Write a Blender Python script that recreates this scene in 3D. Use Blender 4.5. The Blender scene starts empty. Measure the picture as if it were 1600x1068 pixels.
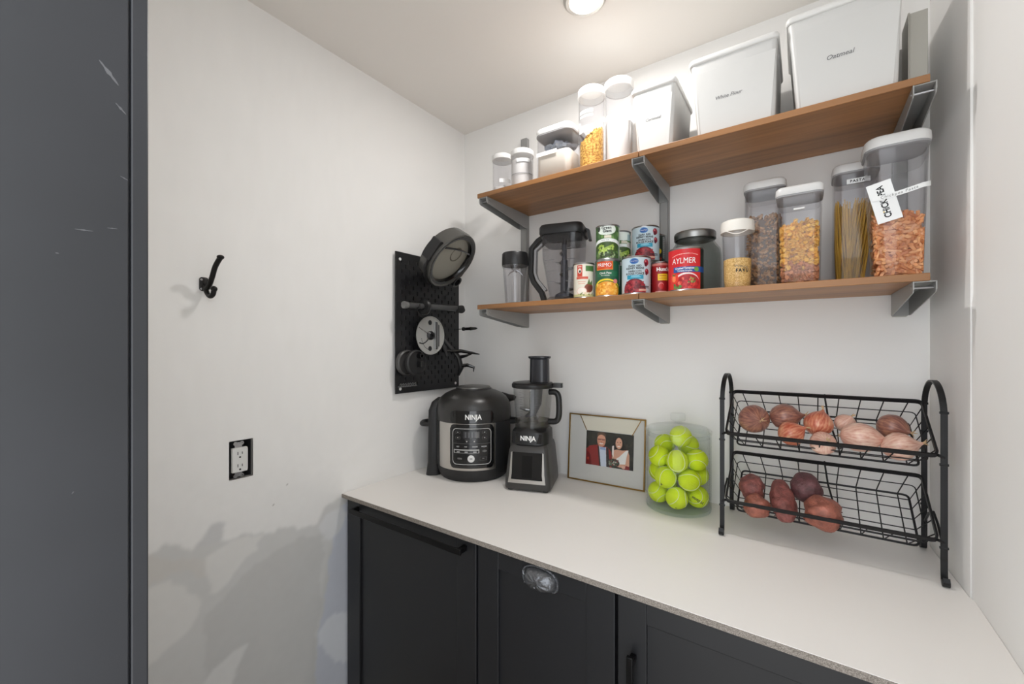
import bpy, bmesh, math, random
import numpy as np
from mathutils import Matrix, Vector, Euler, noise as mnoise

PI = math.pi
SC = bpy.context.scene
COL = SC.collection
random.seed(7)

# ------------------------------------------------------------------ camera
CAM_Z = 1.41
cam_data = bpy.data.cameras.new('camera')
cam_data.sensor_width = 36.0
cam_data.lens = 36.0 * 656.0 / 1600.0
cam_data.shift_y = 6.0 / 1600.0
cam_data.clip_start = 0.01
cam = bpy.data.objects.new('camera', cam_data)
cam.location = (0, 0, CAM_Z)
cam.rotation_euler = (PI / 2, 0, math.atan2(457, 656))
COL.objects.link(cam)
SC.camera = cam

# ------------------------------------------------------------------ world, exposure
world = bpy.data.worlds.new('daylight')
SC.world = world
world.use_nodes = True
bg = world.node_tree.nodes['Background']
bg.inputs['Color'].default_value = (0.93, 0.965, 1.0, 1)
bg.inputs['Strength'].default_value = 2.3
LAMP_POWER = 4.4
SC.view_settings.view_transform = 'Standard'
SC.view_settings.look = 'None'
SC.view_settings.gamma = 1.0
SC.view_settings.use_curve_mapping = False
SC.view_settings.exposure = 0.34
SC.cycles.transparent_max_bounces = 40
SC.cycles.max_bounces = 14
SC.cycles.diffuse_bounces = 8

# ------------------------------------------------------------------ room numbers (metres)
XL, XR = -1.297, 0.2776        # left / right wall
YB = 1.476                     # back wall
ZC = 2.39                      # ceiling
ZT = 0.906                     # worktop surface
ZL, ZU = 1.559, 1.964          # shelf top surfaces (lower / upper)

# ------------------------------------------------------------------ colour + materials
def lin(c):
    c = np.asarray(c, dtype=float) / 255.0
    return np.where(c <= 0.04045, c / 12.92, ((c + 0.055) / 1.055) ** 2.4)

MATS = {}
def new_mat(name):
    m = bpy.data.materials.new(name)
    m.use_nodes = True
    MATS[name] = m
    return m, m.node_tree.nodes, m.node_tree.links, m.node_tree.nodes['Principled BSDF']

def mat(name, rgb, rough=0.5, metal=0.0, var=0.0, vscale=8.0, bump=0.0, bscale=60.0, spec=0.5, coat=0.0):
    if name in MATS:
        return MATS[name]
    m, N, L, p = new_mat(name)
    c = lin(rgb)
    p.inputs['Base Color'].default_value = (*c, 1)
    p.inputs['Roughness'].default_value = rough
    p.inputs['Metallic'].default_value = metal
    p.inputs['Specular IOR Level'].default_value = spec
    p.inputs['Coat Weight'].default_value = coat
    tc = N.new('ShaderNodeTexCoord')
    if var > 0:
        n = N.new('ShaderNodeTexNoise'); n.inputs['Scale'].default_value = vscale; n.inputs['Detail'].default_value = 5
        L.new(tc.outputs['Object'], n.inputs['Vector'])
        r = N.new('ShaderNodeValToRGB')
        r.color_ramp.elements[0].position = 0.3; r.color_ramp.elements[1].position = 0.7
        r.color_ramp.elements[0].color = (*np.clip(c * (1 - var), 0, 1), 1)
        r.color_ramp.elements[1].color = (*np.clip(c * (1 + var), 0, 1), 1)
        L.new(n.outputs['Fac'], r.inputs['Fac']); L.new(r.outputs['Color'], p.inputs['Base Color'])
    if bump > 0:
        n2 = N.new('ShaderNodeTexNoise'); n2.inputs['Scale'].default_value = bscale; n2.inputs['Detail'].default_value = 4
        L.new(tc.outputs['Object'], n2.inputs['Vector'])
        b = N.new('ShaderNodeBump'); b.inputs['Strength'].default_value = bump; b.inputs['Distance'].default_value = 0.004
        L.new(n2.outputs['Fac'], b.inputs['Height']); L.new(b.outputs['Normal'], p.inputs['Normal'])
    return m

def mat_clear(name, tint=(253, 253, 253), edge=0.35, base=0.015, rough=0.03, haze=0.0, hazec=(225, 225, 225)):
    m, N, L, p = new_mat(name)
    N.remove(p)
    out = N['Material Output']
    t = N.new('ShaderNodeBsdfTransparent'); t.inputs['Color'].default_value = (*lin(tint), 1)
    g = N.new('ShaderNodeBsdfGlossy'); g.inputs['Roughness'].default_value = rough
    lw = N.new('ShaderNodeLayerWeight'); lw.inputs['Blend'].default_value = 0.5
    pw = N.new('ShaderNodeMath'); pw.operation = 'POWER'; pw.inputs[1].default_value = 4.0
    ma = N.new('ShaderNodeMath'); ma.operation = 'MULTIPLY_ADD'; ma.inputs[1].default_value = edge; ma.inputs[2].default_value = base
    mx = N.new('ShaderNodeMixShader')
    L.new(lw.outputs['Facing'], pw.inputs[0]); L.new(pw.outputs[0], ma.inputs[0]); L.new(ma.outputs[0], mx.inputs['Fac'])
    src = t.outputs[0]
    if haze > 0:
        d = N.new('ShaderNodeBsdfDiffuse'); d.inputs['Color'].default_value = (*lin(hazec), 1)
        tl = N.new('ShaderNodeBsdfTranslucent'); tl.inputs['Color'].default_value = (*lin(hazec), 1)
        m2 = N.new('ShaderNodeMixShader'); m2.inputs['Fac'].default_value = 0.5
        L.new(d.outputs[0], m2.inputs[1]); L.new(tl.outputs[0], m2.inputs[2])
        m1 = N.new('ShaderNodeMixShader'); m1.inputs['Fac'].default_value = haze
        L.new(t.outputs[0], m1.inputs[1]); L.new(m2.outputs[0], m1.inputs[2]); src = m1.outputs[0]
    L.new(src, mx.inputs[1]); L.new(g.outputs[0], mx.inputs[2]); L.new(mx.outputs[0], out.inputs['Surface'])
    return m

def mat_wood():
    m, N, L, p = new_mat('shelf wood')
    tc = N.new('ShaderNodeTexCoord')
    mp = N.new('ShaderNodeMapping'); mp.inputs['Scale'].default_value = (1.2, 26.0, 26.0)
    n = N.new('ShaderNodeTexNoise'); n.inputs['Scale'].default_value = 2.4; n.inputs['Detail'].default_value = 7; n.inputs['Distortion'].default_value = 0.4
    mp2 = N.new('ShaderNodeMapping'); mp2.inputs['Scale'].default_value = (0.8, 7.0, 7.0)
    n2 = N.new('ShaderNodeTexNoise'); n2.inputs['Scale'].default_value = 1.6; n2.inputs['Detail'].default_value = 2
    mx = N.new('ShaderNodeMath'); mx.operation = 'MULTIPLY_ADD'; mx.inputs[1].default_value = 0.6
    r = N.new('ShaderNodeValToRGB')
    e = r.color_ramp.elements
    e[0].position = 0.42; e[0].color = (*lin((126, 88, 54)), 1)
    e[1].position = 0.95; e[1].color = (*lin((196, 144, 92)), 1)
    k = e.new(0.68); k.color = (*lin((166, 116, 70)), 1)
    L.new(tc.outputs['Object'], mp.inputs['Vector']); L.new(mp.outputs[0], n.inputs['Vector'])
    L.new(tc.outputs['Object'], mp2.inputs['Vector']); L.new(mp2.outputs[0], n2.inputs['Vector'])
    h = N.new('ShaderNodeMath'); h.operation = 'MULTIPLY'; h.inputs[1].default_value = 0.65
    L.new(n2.outputs['Fac'], h.inputs[0])
    L.new(n.outputs['Fac'], mx.inputs[0]); L.new(h.outputs[0], mx.inputs[2]); L.new(mx.outputs[0], r.inputs['Fac'])
    L.new(r.outputs['Color'], p.inputs['Base Color'])
    p.inputs['Roughness'].default_value = 0.42
    return m

def mat_attr(name, rough=0.5, bump=0.0, bscale=200.0, spec=0.5):
    m, N, L, p = new_mat(name)
    a = N.new('ShaderNodeAttribute'); a.attribute_name = 'Col'
    L.new(a.outputs['Color'], p.inputs['Base Color'])
    p.inputs['Roughness'].default_value = rough
    p.inputs['Specular IOR Level'].default_value = spec
    if bump:
        tc = N.new('ShaderNodeTexCoord')
        n2 = N.new('ShaderNodeTexNoise'); n2.inputs['Scale'].default_value = bscale
        L.new(tc.outputs['Object'], n2.inputs['Vector'])
        b = N.new('ShaderNodeBump'); b.inputs['Strength'].default_value = bump; b.inputs['Distance'].default_value = 0.002
        L.new(n2.outputs['Fac'], b.inputs['Height']); L.new(b.outputs['Normal'], p.inputs['Normal'])
    return m

def mat_speckle(name, a, b, scale=300.0, rough=0.6, lo=0.42, hi=0.6, bump=0.0):
    m, N, L, p = new_mat(name)
    tc = N.new('ShaderNodeTexCoord')
    n = N.new('ShaderNodeTexNoise'); n.inputs['Scale'].default_value = scale; n.inputs['Detail'].default_value = 3
    r = N.new('ShaderNodeValToRGB'); r.color_ramp.elements[0].position = lo; r.color_ramp.elements[1].position = hi
    r.color_ramp.elements[0].color = (*lin(a), 1); r.color_ramp.elements[1].color = (*lin(b), 1)
    L.new(tc.outputs['Object'], n.inputs['Vector']); L.new(n.outputs['Fac'], r.inputs['Fac']); L.new(r.outputs['Color'], p.inputs['Base Color'])
    p.inputs['Roughness'].default_value = rough
    if bump:
        bb = N.new('ShaderNodeBump'); bb.inputs['Strength'].default_value = bump; bb.inputs['Distance'].default_value = 0.003
        L.new(n.outputs['Fac'], bb.inputs['Height']); L.new(bb.outputs['Normal'], p.inputs['Normal'])
    return m

def mat_emit(name, rgb, s):
    m, N, L, p = new_mat(name)
    p.inputs['Base Color'].default_value = (0.9, 0.9, 0.9, 1)
    p.inputs['Emission Color'].default_value = (*lin(rgb), 1)
    p.inputs['Emission Strength'].default_value = s
    return m

WALLC = (234, 233, 231)
M_wall = mat('wall paint', WALLC, 0.75, var=0.012, vscale=3.0, bump=0.06, bscale=45)
M_ceil = mat('ceiling paint', (232, 228, 223), 0.8, var=0.01, vscale=2.5)
M_wallp = mat_attr('left wall paint', 0.7, bump=0.08, bscale=50)
M_white_pl = mat('white plastic', (218, 218, 216), 0.35)
def mat_lid(name, rgb, f=0.5):
    m, N, L, p = new_mat(name)
    p.inputs['Base Color'].default_value = (*lin(rgb), 1); p.inputs['Roughness'].default_value = 0.35
    tl = N.new('ShaderNodeBsdfTranslucent'); tl.inputs['Color'].default_value = (*lin(rgb), 1)
    mx = N.new('ShaderNodeMixShader'); mx.inputs['Fac'].default_value = f
    L.new(p.outputs[0], mx.inputs[1]); L.new(tl.outputs[0], mx.inputs[2]); L.new(mx.outputs[0], N['Material Output'].inputs['Surface'])
    return m
M_lid = mat_lid('translucent white lid plastic', (242, 242, 241), 0.3)
M_bin = mat('bin plastic', (203, 203, 201), 0.42, var=0.008, vscale=6)
M_black = mat('black plastic', (26, 26, 27), 0.38)
M_blackm = mat('matt black plastic', (33, 33, 34), 0.55)
M_blackg = mat('gloss black plastic', (13, 13, 14), 0.12, coat=0.4)
M_cab = mat('cabinet paint', (30, 31, 34), 0.42, var=0.06, vscale=4)
M_cabh = mat('handle black metal', (20, 20, 21), 0.35, metal=0.6)
M_wood = mat_wood()
M_steel = mat('brushed steel', (196, 193, 188), 0.3, metal=1.0, bump=0.02, bscale=300)
M_tin = mat('tin', (178, 178, 180), 0.28, metal=1.0)
M_bracket = mat('grey bracket metal', (150, 150, 148), 0.42, metal=0.1)
M_beige = mat('beige grey metal', (176, 174, 166), 0.45, metal=0.35)
M_counter = mat('white laminate', (230, 227, 223), 0.42, var=0.008, vscale=5)
M_edge = mat_speckle('raw chipboard edge', (112, 104, 96), (162, 154, 146), 700, 0.8, 0.36, 0.64)
M_clear = mat_clear('clear plastic', (251, 251, 252), edge=0.6, base=0.025)
M_clear2 = mat_clear('clear glass', (252, 253, 253), edge=0.6, base=0.015, rough=0.01)
mat_clear('lid plug clear', (252, 252, 252), edge=0.2, base=0.02, rough=0.2, haze=0.10)
M_smoke = mat_clear('smoky clear plastic', (238, 237, 235), edge=0.3, base=0.03, rough=0.08, haze=0.10, hazec=(120, 120, 120))
M_smoke2 = mat_clear('grey jar glass', (247, 249, 248), edge=0.35, base=0.03, rough=0.03, haze=0.14, hazec=(140, 146, 144))
M_gasket = mat('grey gasket', (150, 150, 152), 0.5)
M_brass = mat('aged brass', (150, 118, 62), 0.35, metal=0.9)
M_wire = mat('black wire', (28, 28, 30), 0.45, metal=0.3)
M_ink = mat('black ink', (22, 24, 26), 0.6)
M_inkg = mat('grey ink', (110, 110, 112), 0.6)
M_inkw = mat('white ink', (240, 240, 238), 0.5)
M_inky = mat('yellow ink', (226, 196, 80), 0.5)
M_paper = mat('white paper', (238, 240, 240), 0.7)
M_print = mat_attr('printed paper', 0.42)
M_photo = mat_attr('photo print', 0.3)
M_panelp = mat_attr('printed control panel', 0.22)
M_pewter = mat('pewter', (120, 122, 126), 0.36, metal=0.85, bump=0.5, bscale=130)
M_ball = mat('tennis felt', (206, 226, 42), 0.95, var=0.10, vscale=30, bump=0.5, bscale=420, spec=0.1)
M_seam = mat('tennis seam', (226, 230, 190), 0.8)
M_door = mat_speckle('scuffed dark paint', (40, 41, 44), (49, 50, 54), 3.5, 0.36, 0.35, 0.7)
M_floor = mat('grey floor', (150, 140, 128), 0.5, var=0.08, vscale=3)
M_hook = mat('dark iron', (38, 36, 35), 0.4, metal=0.7)

# ------------------------------------------------------------------ mesh builder
class MB:
    def __init__(s):
        s.v = []; s.f = []
    def add(s, vs, fs, M=None):
        o = len(s.v)
        if M is not None:
            vs = [M @ Vector(p) for p in vs]
        s.v.extend([tuple(p) for p in vs])
        s.f.extend([tuple(i + o for i in f) for f in fs])
        return s
    def box(s, c, d, M=None):
        x, y, z = (q / 2 for q in d)
        vs = [(c[0] + a * x, c[1] + b * y, c[2] + e * z) for e in (-1, 1) for b in (-1, 1) for a in (-1, 1)]
        return s.add(vs, [(0, 2, 3, 1), (4, 5, 7, 6), (0, 1, 5, 4), (2, 6, 7, 3), (0, 4, 6, 2), (1, 3, 7, 5)], M)
    def span(s, a, b, M=None):
        return s.box([(p + q) / 2 for p, q in zip(a, b)], [abs(q - p) for p, q in zip(a, b)], M)
    def loft(s, rings, cap0=True, cap1=True, M=None, closed=False):
        n = len(rings[0]); vs = [p for r in rings for p in r]; fs = []
        m = len(rings)
        for k in range(m if closed else m - 1):
            a, b = k * n, ((k + 1) % m) * n
            for i in range(n):
                j = (i + 1) % n
                fs.append((a + i, a + j, b + j, b + i))
        if not closed:
            if cap0: fs.append(tuple(range(n - 1, -1, -1)))
            if cap1: fs.append(tuple(range((m - 1) * n, m * n)))
        return s.add(vs, fs, M)
    def lathe(s, prof, n=32, c=(0, 0, 0), M=None, sx=1.0, sy=1.0):
        ringlike = prof[0] == prof[-1]
        if ringlike: prof = prof[:-1]
        rings = [[(c[0] + r * sx * math.cos(2 * PI * i / n), c[1] + r * sy * math.sin(2 * PI * i / n), c[2] + z) for i in range(n)] for r, z in prof]
        return s.loft(rings, True, True, M, closed=ringlike)
    def cyl(s, p0, p1, r0, r1=None, n=14, M=None):
        return s.tube([p0, p1], [r0, r0 if r1 is None else r1], n, M=M)
    def tube(s, pts, r, n=6, closed=False, M=None, rect=None, up=None):
        pts = [Vector(p) for p in pts]; m = len(pts)
        rs = r if isinstance(r, (list, tuple)) else [r] * m
        rings = []; prev = None
        for i, p in enumerate(pts):
            if closed:
                t = pts[(i + 1) % m] - pts[i - 1]
            else:
                t = pts[min(i + 1, m - 1)] - pts[max(i - 1, 0)]
            t.normalize()
            if prev is None:
                ref = Vector(up) if up else (Vector((0, 0, 1)) if abs(t.z) < 0.9 else Vector((1, 0, 0)))
                u = (ref - t * ref.dot(t)).normalized()
            else:
                u = (prev - t * prev.dot(t)).normalized()
            prev = u; w = t.cross(u)
            if rect:
                a, b = rect
                rings.append([p + u * a * sx + w * b * sy for sx, sy in ((1, 1), (-1, 1), (-1, -1), (1, -1))])
            else:
                rings.append([p + (u * math.cos(2 * PI * k / n) + w * math.sin(2 * PI * k / n)) * rs[i] for k in range(n)])
        return s.loft(rings, M=M, closed=closed)
    def prism(s, poly, h0, h1, M=None):
        return s.loft([[(x, y, h0) for x, y in poly], [(x, y, h1) for x, y in poly]], M=M)
    def sphere(s, c, r, n=20, m=12, M=None, sc=(1, 1, 1)):
        prof = [(max(1e-5, r * math.sin(PI * k / m)), -r * math.cos(PI * k / m)) for k in range(m + 1)]
        rings = [[(c[0] + q * sc[0] * math.cos(2 * PI * i / n), c[1] + q * sc[1] * math.sin(2 * PI * i / n), c[2] + z * sc[2]) for i in range(n)] for q, z in prof]
        return s.loft(rings, M=M)
    def build(s, name, material, parent=None, smooth=35, bev=0.0, bseg=2, fixn=True):
        me = bpy.data.meshes.new(name)
        me.from_pydata(s.v, [], s.f)
        if fixn:
            bm = bmesh.new(); bm.from_mesh(me)
            bmesh.ops.recalc_face_normals(bm, faces=bm.faces)
            bm.to_mesh(me); bm.free()
        me.materials.append(material)
        if smooth:
            me.polygons.foreach_set('use_smooth', [True] * len(me.polygons))
            me.set_sharp_from_angle(angle=math.radians(smooth))
        o = bpy.data.objects.new(name, me)
        COL.objects.link(o)
        if parent is not None: o.parent = parent
        if bev > 0:
            b = o.modifiers.new('bevel', 'BEVEL'); b.width = bev; b.segments = bseg; b.limit_method = 'ANGLE'; b.angle_limit = math.radians(40)
        return o

def curve(pts, k=5):
    P = [Vector(p) for p in pts]; P = [P[0] * 2 - P[1]] + P + [P[-1] * 2 - P[-2]]; out = []
    for i in range(1, len(P) - 2):
        for j in range(k):
            t = j / k; a, b, c, d = P[i - 1], P[i], P[i + 1], P[i + 2]
            out.append(0.5 * ((2 * b) + (c - a) * t + (2 * a - 5 * b + 4 * c - d) * t * t + (3 * b - a - 3 * c + d) * t ** 3))
    return out + [P[-2]]

def rr(w, d, r, z, n=5, cx=0.0, cy=0.0):
    pts = []
    for k, (sx, sy) in enumerate(((1, 1), (-1, 1), (-1, -1), (1, -1))):
        for i in range(n + 1):
            a = PI / 2 * k + PI / 2 * i / n
            pts.append((cx + sx * (w / 2 - r) + r * math.cos(a), cy + sy * (d / 2 - r) + r * math.sin(a), z))
    return pts

def tag(o, label, cat, group=None, kind=None):
    if label: o['label'] = label
    if cat: o['category'] = cat
    if group: o['group'] = group
    if kind: o['kind'] = kind
    return o
def struct(o, label=None):
    o['kind'] = 'structure'
    if label: o['label'] = label
    return o
def thing(name, label, cat, loc=(0, 0, 0), rz=0.0, group=None):
    o = bpy.data.objects.new(name, None); COL.objects.link(o)
    o.empty_display_size = 0.03
    o.location = loc; o.rotation_euler = (0, 0, rz)
    return tag(o, label, cat, group)
def face_cam(x, y, turn=0.0):
    return math.atan2(-x, y) + math.radians(turn)
def cyl_map(R):
    return lambda x, y: (R * math.sin(x / R), -R * math.cos(x / R), y)

# ------------------------------------------------------------------ lettering
def text_geo(s, size, offset=0.0, shear=0.0, align='CENTER', space=1.0):
    cu = bpy.data.curves.new('lettering', 'FONT')
    cu.body = s; cu.size = size; cu.align_x = align; cu.align_y = 'CENTER'
    cu.offset = offset; cu.shear = shear; cu.resolution_u = 3; cu.space_character = space
    ob = bpy.data.objects.new('lettering', cu)
    me = bpy.data.meshes.new_from_object(ob)
    vs = [tuple(v.co) for v in me.vertices]; fs = [tuple(p.vertices) for p in me.polygons]
    bpy.data.objects.remove(ob); bpy.data.curves.remove(cu); bpy.data.meshes.remove(me)
    return vs, fs
def lettering(s, size, material, parent, mapf=None, M=None, at=(0, 0), bold=0.0, shear=0.0, rot=0.0, sx=1.0, name='lettering', space=1.0):
    vs, fs = text_geo(s, size, bold, shear, space=space)
    c, q = math.cos(rot), math.sin(rot)
    out = []
    for x, y, z in vs:
        x *= sx
        x, y = x * c - y * q + at[0], x * q + y * c + at[1]
        out.append(mapf(x, y) if mapf else (x, y, 0.0))
    mb = MB(); mb.add(out, fs, M)
    return mb.build(name, material, parent, smooth=0, fixn=False)

# flat print painted cell by cell on a mesh
class Art:
    def __init__(s, x0, x1, y0, y1, nu, nv, bg):
        s.b = (x0, x1, y0, y1); s.nu, s.nv = nu, nv; q = 2
        xs = x0 + (np.arange(nu * q) + 0.5) / (nu * q) * (x1 - x0)
        ys = y0 + (np.arange(nv * q) + 0.5) / (nv * q) * (y1 - y0)
        s.X, s.Y = np.meshgrid(xs, ys)
        s.C = np.ones(s.X.shape + (3,)) * np.array(bg, float)
    def fill(s, m, c, a=1.0):
        s.C[m] = s.C[m] * (1 - a) + np.array(c, float) * a; return s
    def rect(s, x, y, w, h, c, a=1.0):
        return s.fill((abs(s.X - x) < w / 2) & (abs(s.Y - y) < h / 2), c, a)
    def rrect(s, x, y, w, h, r, c):
        dx = np.maximum(abs(s.X - x) - (w / 2 - r), 0); dy = np.maximum(abs(s.Y - y) - (h / 2 - r), 0)
        return s.fill(dx * dx + dy * dy < r * r, c)
    def ell(s, x, y, rx, ry, c, rot=0.0, a=1.0):
        k, q = math.cos(rot), math.sin(rot); dx, dy = s.X - x, s.Y - y
        return s.fill(((dx * k + dy * q) / rx) ** 2 + ((-dx * q + dy * k) / ry) ** 2 < 1, c, a)
    def poly(s, pts, c, a=1.0):
        m = np.zeros(s.X.shape, bool); n = len(pts)
        for i in range(n):
            (xa, ya), (xb, yb) = pts[i], pts[(i + 1) % n]
            if ya == yb: continue
            cnd = ((ya > s.Y) != (yb > s.Y)) & (s.X < (xb - xa) * (s.Y - ya) / (yb - ya) + xa)
            m ^= cnd
        return s.fill(m, c, a)
    def speck(s, region, cols, n, r0, r1, seed=0):
        rd = random.Random(seed); x0, x1, y0, y1 = region
        for _ in range(n):
            s.ell(rd.uniform(x0, x1), rd.uniform(y0, y1), rd.uniform(r0, r1), rd.uniform(r0, r1) * 0.8, rd.choice(cols), rd.uniform(0, 3))
        return s
    def result(s):
        return s.C.reshape(s.nv, 2, s.nu, 2, 3).mean(axis=(1, 3))
def printed(name, art, mapf, material, parent):
    x0, x1, y0, y1 = art.b; nu, nv = art.nu, art.nv
    vs = [mapf(x0 + (x1 - x0) * i / nu, y0 + (y1 - y0) * j / nv) for j in range(nv + 1) for i in range(nu + 1)]
    fs = [(j * (nu + 1) + i, j * (nu + 1) + i + 1, (j + 1) * (nu + 1) + i + 1, (j + 1) * (nu + 1) + i) for j in range(nv) for i in range(nu)]
    me = bpy.data.meshes.new(name); me.from_pydata(vs, [], fs)
    col = lin(art.result()).reshape(-1, 3)
    a = me.color_attributes.new('Col', 'FLOAT_COLOR', 'CORNER')
    c4 = np.ones((len(fs), 4, 4)); c4[:, :, :3] = col[:, None, :]
    a.data.foreach_set('color', c4.ravel())
    me.materials.append(material)
    me.polygons.foreach_set('use_smooth', [True] * len(fs))
    o = bpy.data.objects.new(name, me); COL.objects.link(o)
    if parent is not None: o.parent = parent
    return o

# ================================================================== THE ROOM
struct(MB().span((-2.2, -1.2, -0.03), (1.2, YB + 0.1, 0.0)).build('floor', M_floor))
struct(MB().span((XL - 0.1, 0.03, ZC), (XR + 0.12, YB + 0.1, ZC + 0.08)).build('ceiling', M_ceil))
struct(MB().span((XL - 0.1, YB, 0), (XR + 0.12, YB + 0.1, ZC)).build('wall_back', M_wall))

# left wall: plaster patches of their own shape, hole cut for the outlet
HOLE = (0.503, 0.562, 1.040, 1.145)
def build_left_wall():
    y0, y1 = 0.03, YB
    ys = np.unique(np.concatenate([np.arange(0.30, 0.90, 0.0045), np.linspace(y0, 0.30, 8), np.linspace(0.90, y1, 10), HOLE[:2]]))
    zs = np.unique(np.concatenate([np.arange(0.28, 1.06, 0.0045), np.linspace(0, 0.28, 6), np.linspace(1.06, ZC, 24), HOLE[2:]]))
    Yg, Zg = np.meshgrid(ys, zs)
    jit = np.array([[mnoise.noise((y * 14, z * 14, 0.0)) for y in ys] for z in zs])
    jit2 = np.array([[mnoise.noise((y * 14, z * 14, 9.0)) for y in ys] for z in zs])
    fine = np.array([[mnoise.noise((y * 45, z * 45, 4.0)) for y in ys] for z in zs])
    PY_, PZ_ = Yg + 0.016 * jit + 0.008 * fine, Zg + 0.016 * jit2 + 0.008 * fine
    C = np.ones(Yg.shape + (3,)) * np.array(WALLC, float)
    def poly(pts, col, a):
        m = np.zeros(Yg.shape, bool)
        for i in range(len(pts)):
            (xa, ya), (xb, yb) = pts[i], pts[(i + 1) % len(pts)]
            if ya == yb: continue
            m ^= ((ya > PZ_) != (yb > PZ_)) & (PY_ < (xb - xa) * (PZ_ - ya) / (yb - ya) + xa)
        C[m] = C[m] * (1 - a) + np.array(col, float) * a
    grey = [(0.3282, 0.9139), (0.3666, 0.9128), (0.417, 0.8864), (0.4423, 0.905), (0.4671, 0.9265), (0.4898, 0.9255), (0.4898, 0.8837), (0.5625, 0.8745), (0.6027, 0.8636), (0.6722, 0.8503), (0.7549, 0.8354), (0.777, 0.874), (0.8468, 0.8955), (0.8789, 0.8861), (0.8789, 0.1), (0.3, 0.1), (0.3, 0.9139)]
    poly(grey, (208, 208, 206), 1.0)
    poly([(0.4597, 0.40), (0.4423, 0.5851), (0.4481, 0.7), (0.4746, 0.7205), (0.5711, 0.7829), (0.7022, 0.8175), (0.7659, 0.794), (0.777, 0.7163), (0.7615, 0.5353), (0.7334, 0.2)], (200, 200, 198), 1.0)
    poly([(0.3282, 0.9139), (0.364, 0.8709), (0.417, 0.8649), (0.4597, 0.8371), (0.4452, 0.7943), (0.3743, 0.8346), (0.3, 0.8246)], (210, 207, 202), 0.8)
    poly([(0.4481, 0.8555), (0.5053, 0.8725), (0.592, 0.8638), (0.5745, 0.8369), (0.578, 0.8133), (0.5374, 0.7972), (0.4929, 0.755), (0.4481, 0.7507), (0.4423, 0.7956)], (226, 225, 222), 0.85)
    poly([(0.3, 0.8215), (0.3666, 0.8254), (0.417, 0.7741), (0.4352, 0.7402), (0.4338, 0.7158), (0.4115, 0.678), (0.3743, 0.6588), (0.3428, 0.6462), (0.3, 0.652)], (224, 223, 220), 0.9)
    poly([(0.4423, 0.5178), (0.4597, 0.5489), (0.4975, 0.5601), (0.5457, 0.558), (0.5132, 0.524), (0.5085, 0.40), (0.44, 0.4)], (222, 222, 220), 0.9)
    poly([(0.73, 0.2), (0.7659, 0.4808), (0.7928, 0.6462), (0.8042, 0.7158), (0.8182, 0.7855), (0.842, 0.8642), (0.90, 0.8861), (0.90, 0.2)], (202, 206, 216), 0.95)
    poly([(0.7659, 0.4662), (0.7882, 0.5107), (0.8229, 0.5182), (0.8789, 0.4781), (0.8789, 0.3064), (0.8112, 0.3483), (0.7725, 0.4205)], (226, 229, 234), 0.9)
    poly([(0.7615, 0.8269), (0.7815, 0.8494), (0.8348, 0.8534), (0.8714, 0.8328), (0.8348, 0.7686), (0.7928, 0.7692), (0.7659, 0.7877)], (220, 221, 222), 0.9)
    poly([(0.425, 0.905), (0.452, 0.905), (0.47, 0.928), (0.49, 0.926), (0.49, 0.890), (0.43, 0.89)], (204, 204, 204), 0.7)
    for _ in range(2):
        C[1:-1, 1:-1] = (C[1:-1, 1:-1] * 2 + C[:-2, 1:-1] + C[2:, 1:-1] + C[1:-1, :-2] + C[1:-1, 2:]) / 6
    for (yy, zz, r) in ((0.66, 0.985, 0.0024), (0.735, 0.953, 0.0024), (0.69, 0.944, 0.0024), (0.62, 0.935, 0.0024)):
        C[(Yg - yy) ** 2 + (Zg - zz) ** 2 < r * r] = (176, 174, 170)
    C += (fine * 1.5 + jit * 1.5)[:, :, None]
    nz, ny = Yg.shape
    vs = [(XL, float(ys[i]), float(zs[j])) for j in range(nz) for i in range(ny)]
    fs = []
    for j in range(nz - 1):
        for i in range(ny - 1):
            cy, cz = (ys[i] + ys[i + 1]) / 2, (zs[j] + zs[j + 1]) / 2
            if HOLE[0] < cy < HOLE[1] and HOLE[2] < cz < HOLE[3]: continue
            fs.append((j * ny + i, j * ny + i + 1, (j + 1) * ny + i + 1, (j + 1) * ny + i))
    b = len(vs)          # back of the wall and its edges, so that it has thickness
    vs += [(XL - 0.1, y0, 0), (XL - 0.1, y1, 0), (XL - 0.1, y1, ZC), (XL - 0.1, y0, ZC)]
    k = [0, ny - 1, nz * ny - 1, (nz - 1) * ny]
    fs += [(b, b + 3, b + 2, b + 1), (k[0], b, b + 1, k[1]), (k[1], b + 1, b + 2, k[2]), (k[2], b + 2, b + 3, k[3]), (k[3], b + 3, b, k[0])]
    me = bpy.data.meshes.new('wall_left'); me.from_pydata(vs, [], fs)
    a = me.color_attributes.new('Col', 'FLOAT_COLOR', 'POINT')
    c4 = np.ones((len(vs), 4)); c4[:b, :3] = lin(np.clip(C, 0, 255)).reshape(-1, 3); c4[b:, :3] = lin(WALLC)
    a.data.foreach_set('color', c4.ravel())
    me.materials.append(M_wallp)
    o = bpy.data.objects.new('wall_left', me); COL.objects.link(o)
    struct(o)
build_left_wall()

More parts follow.
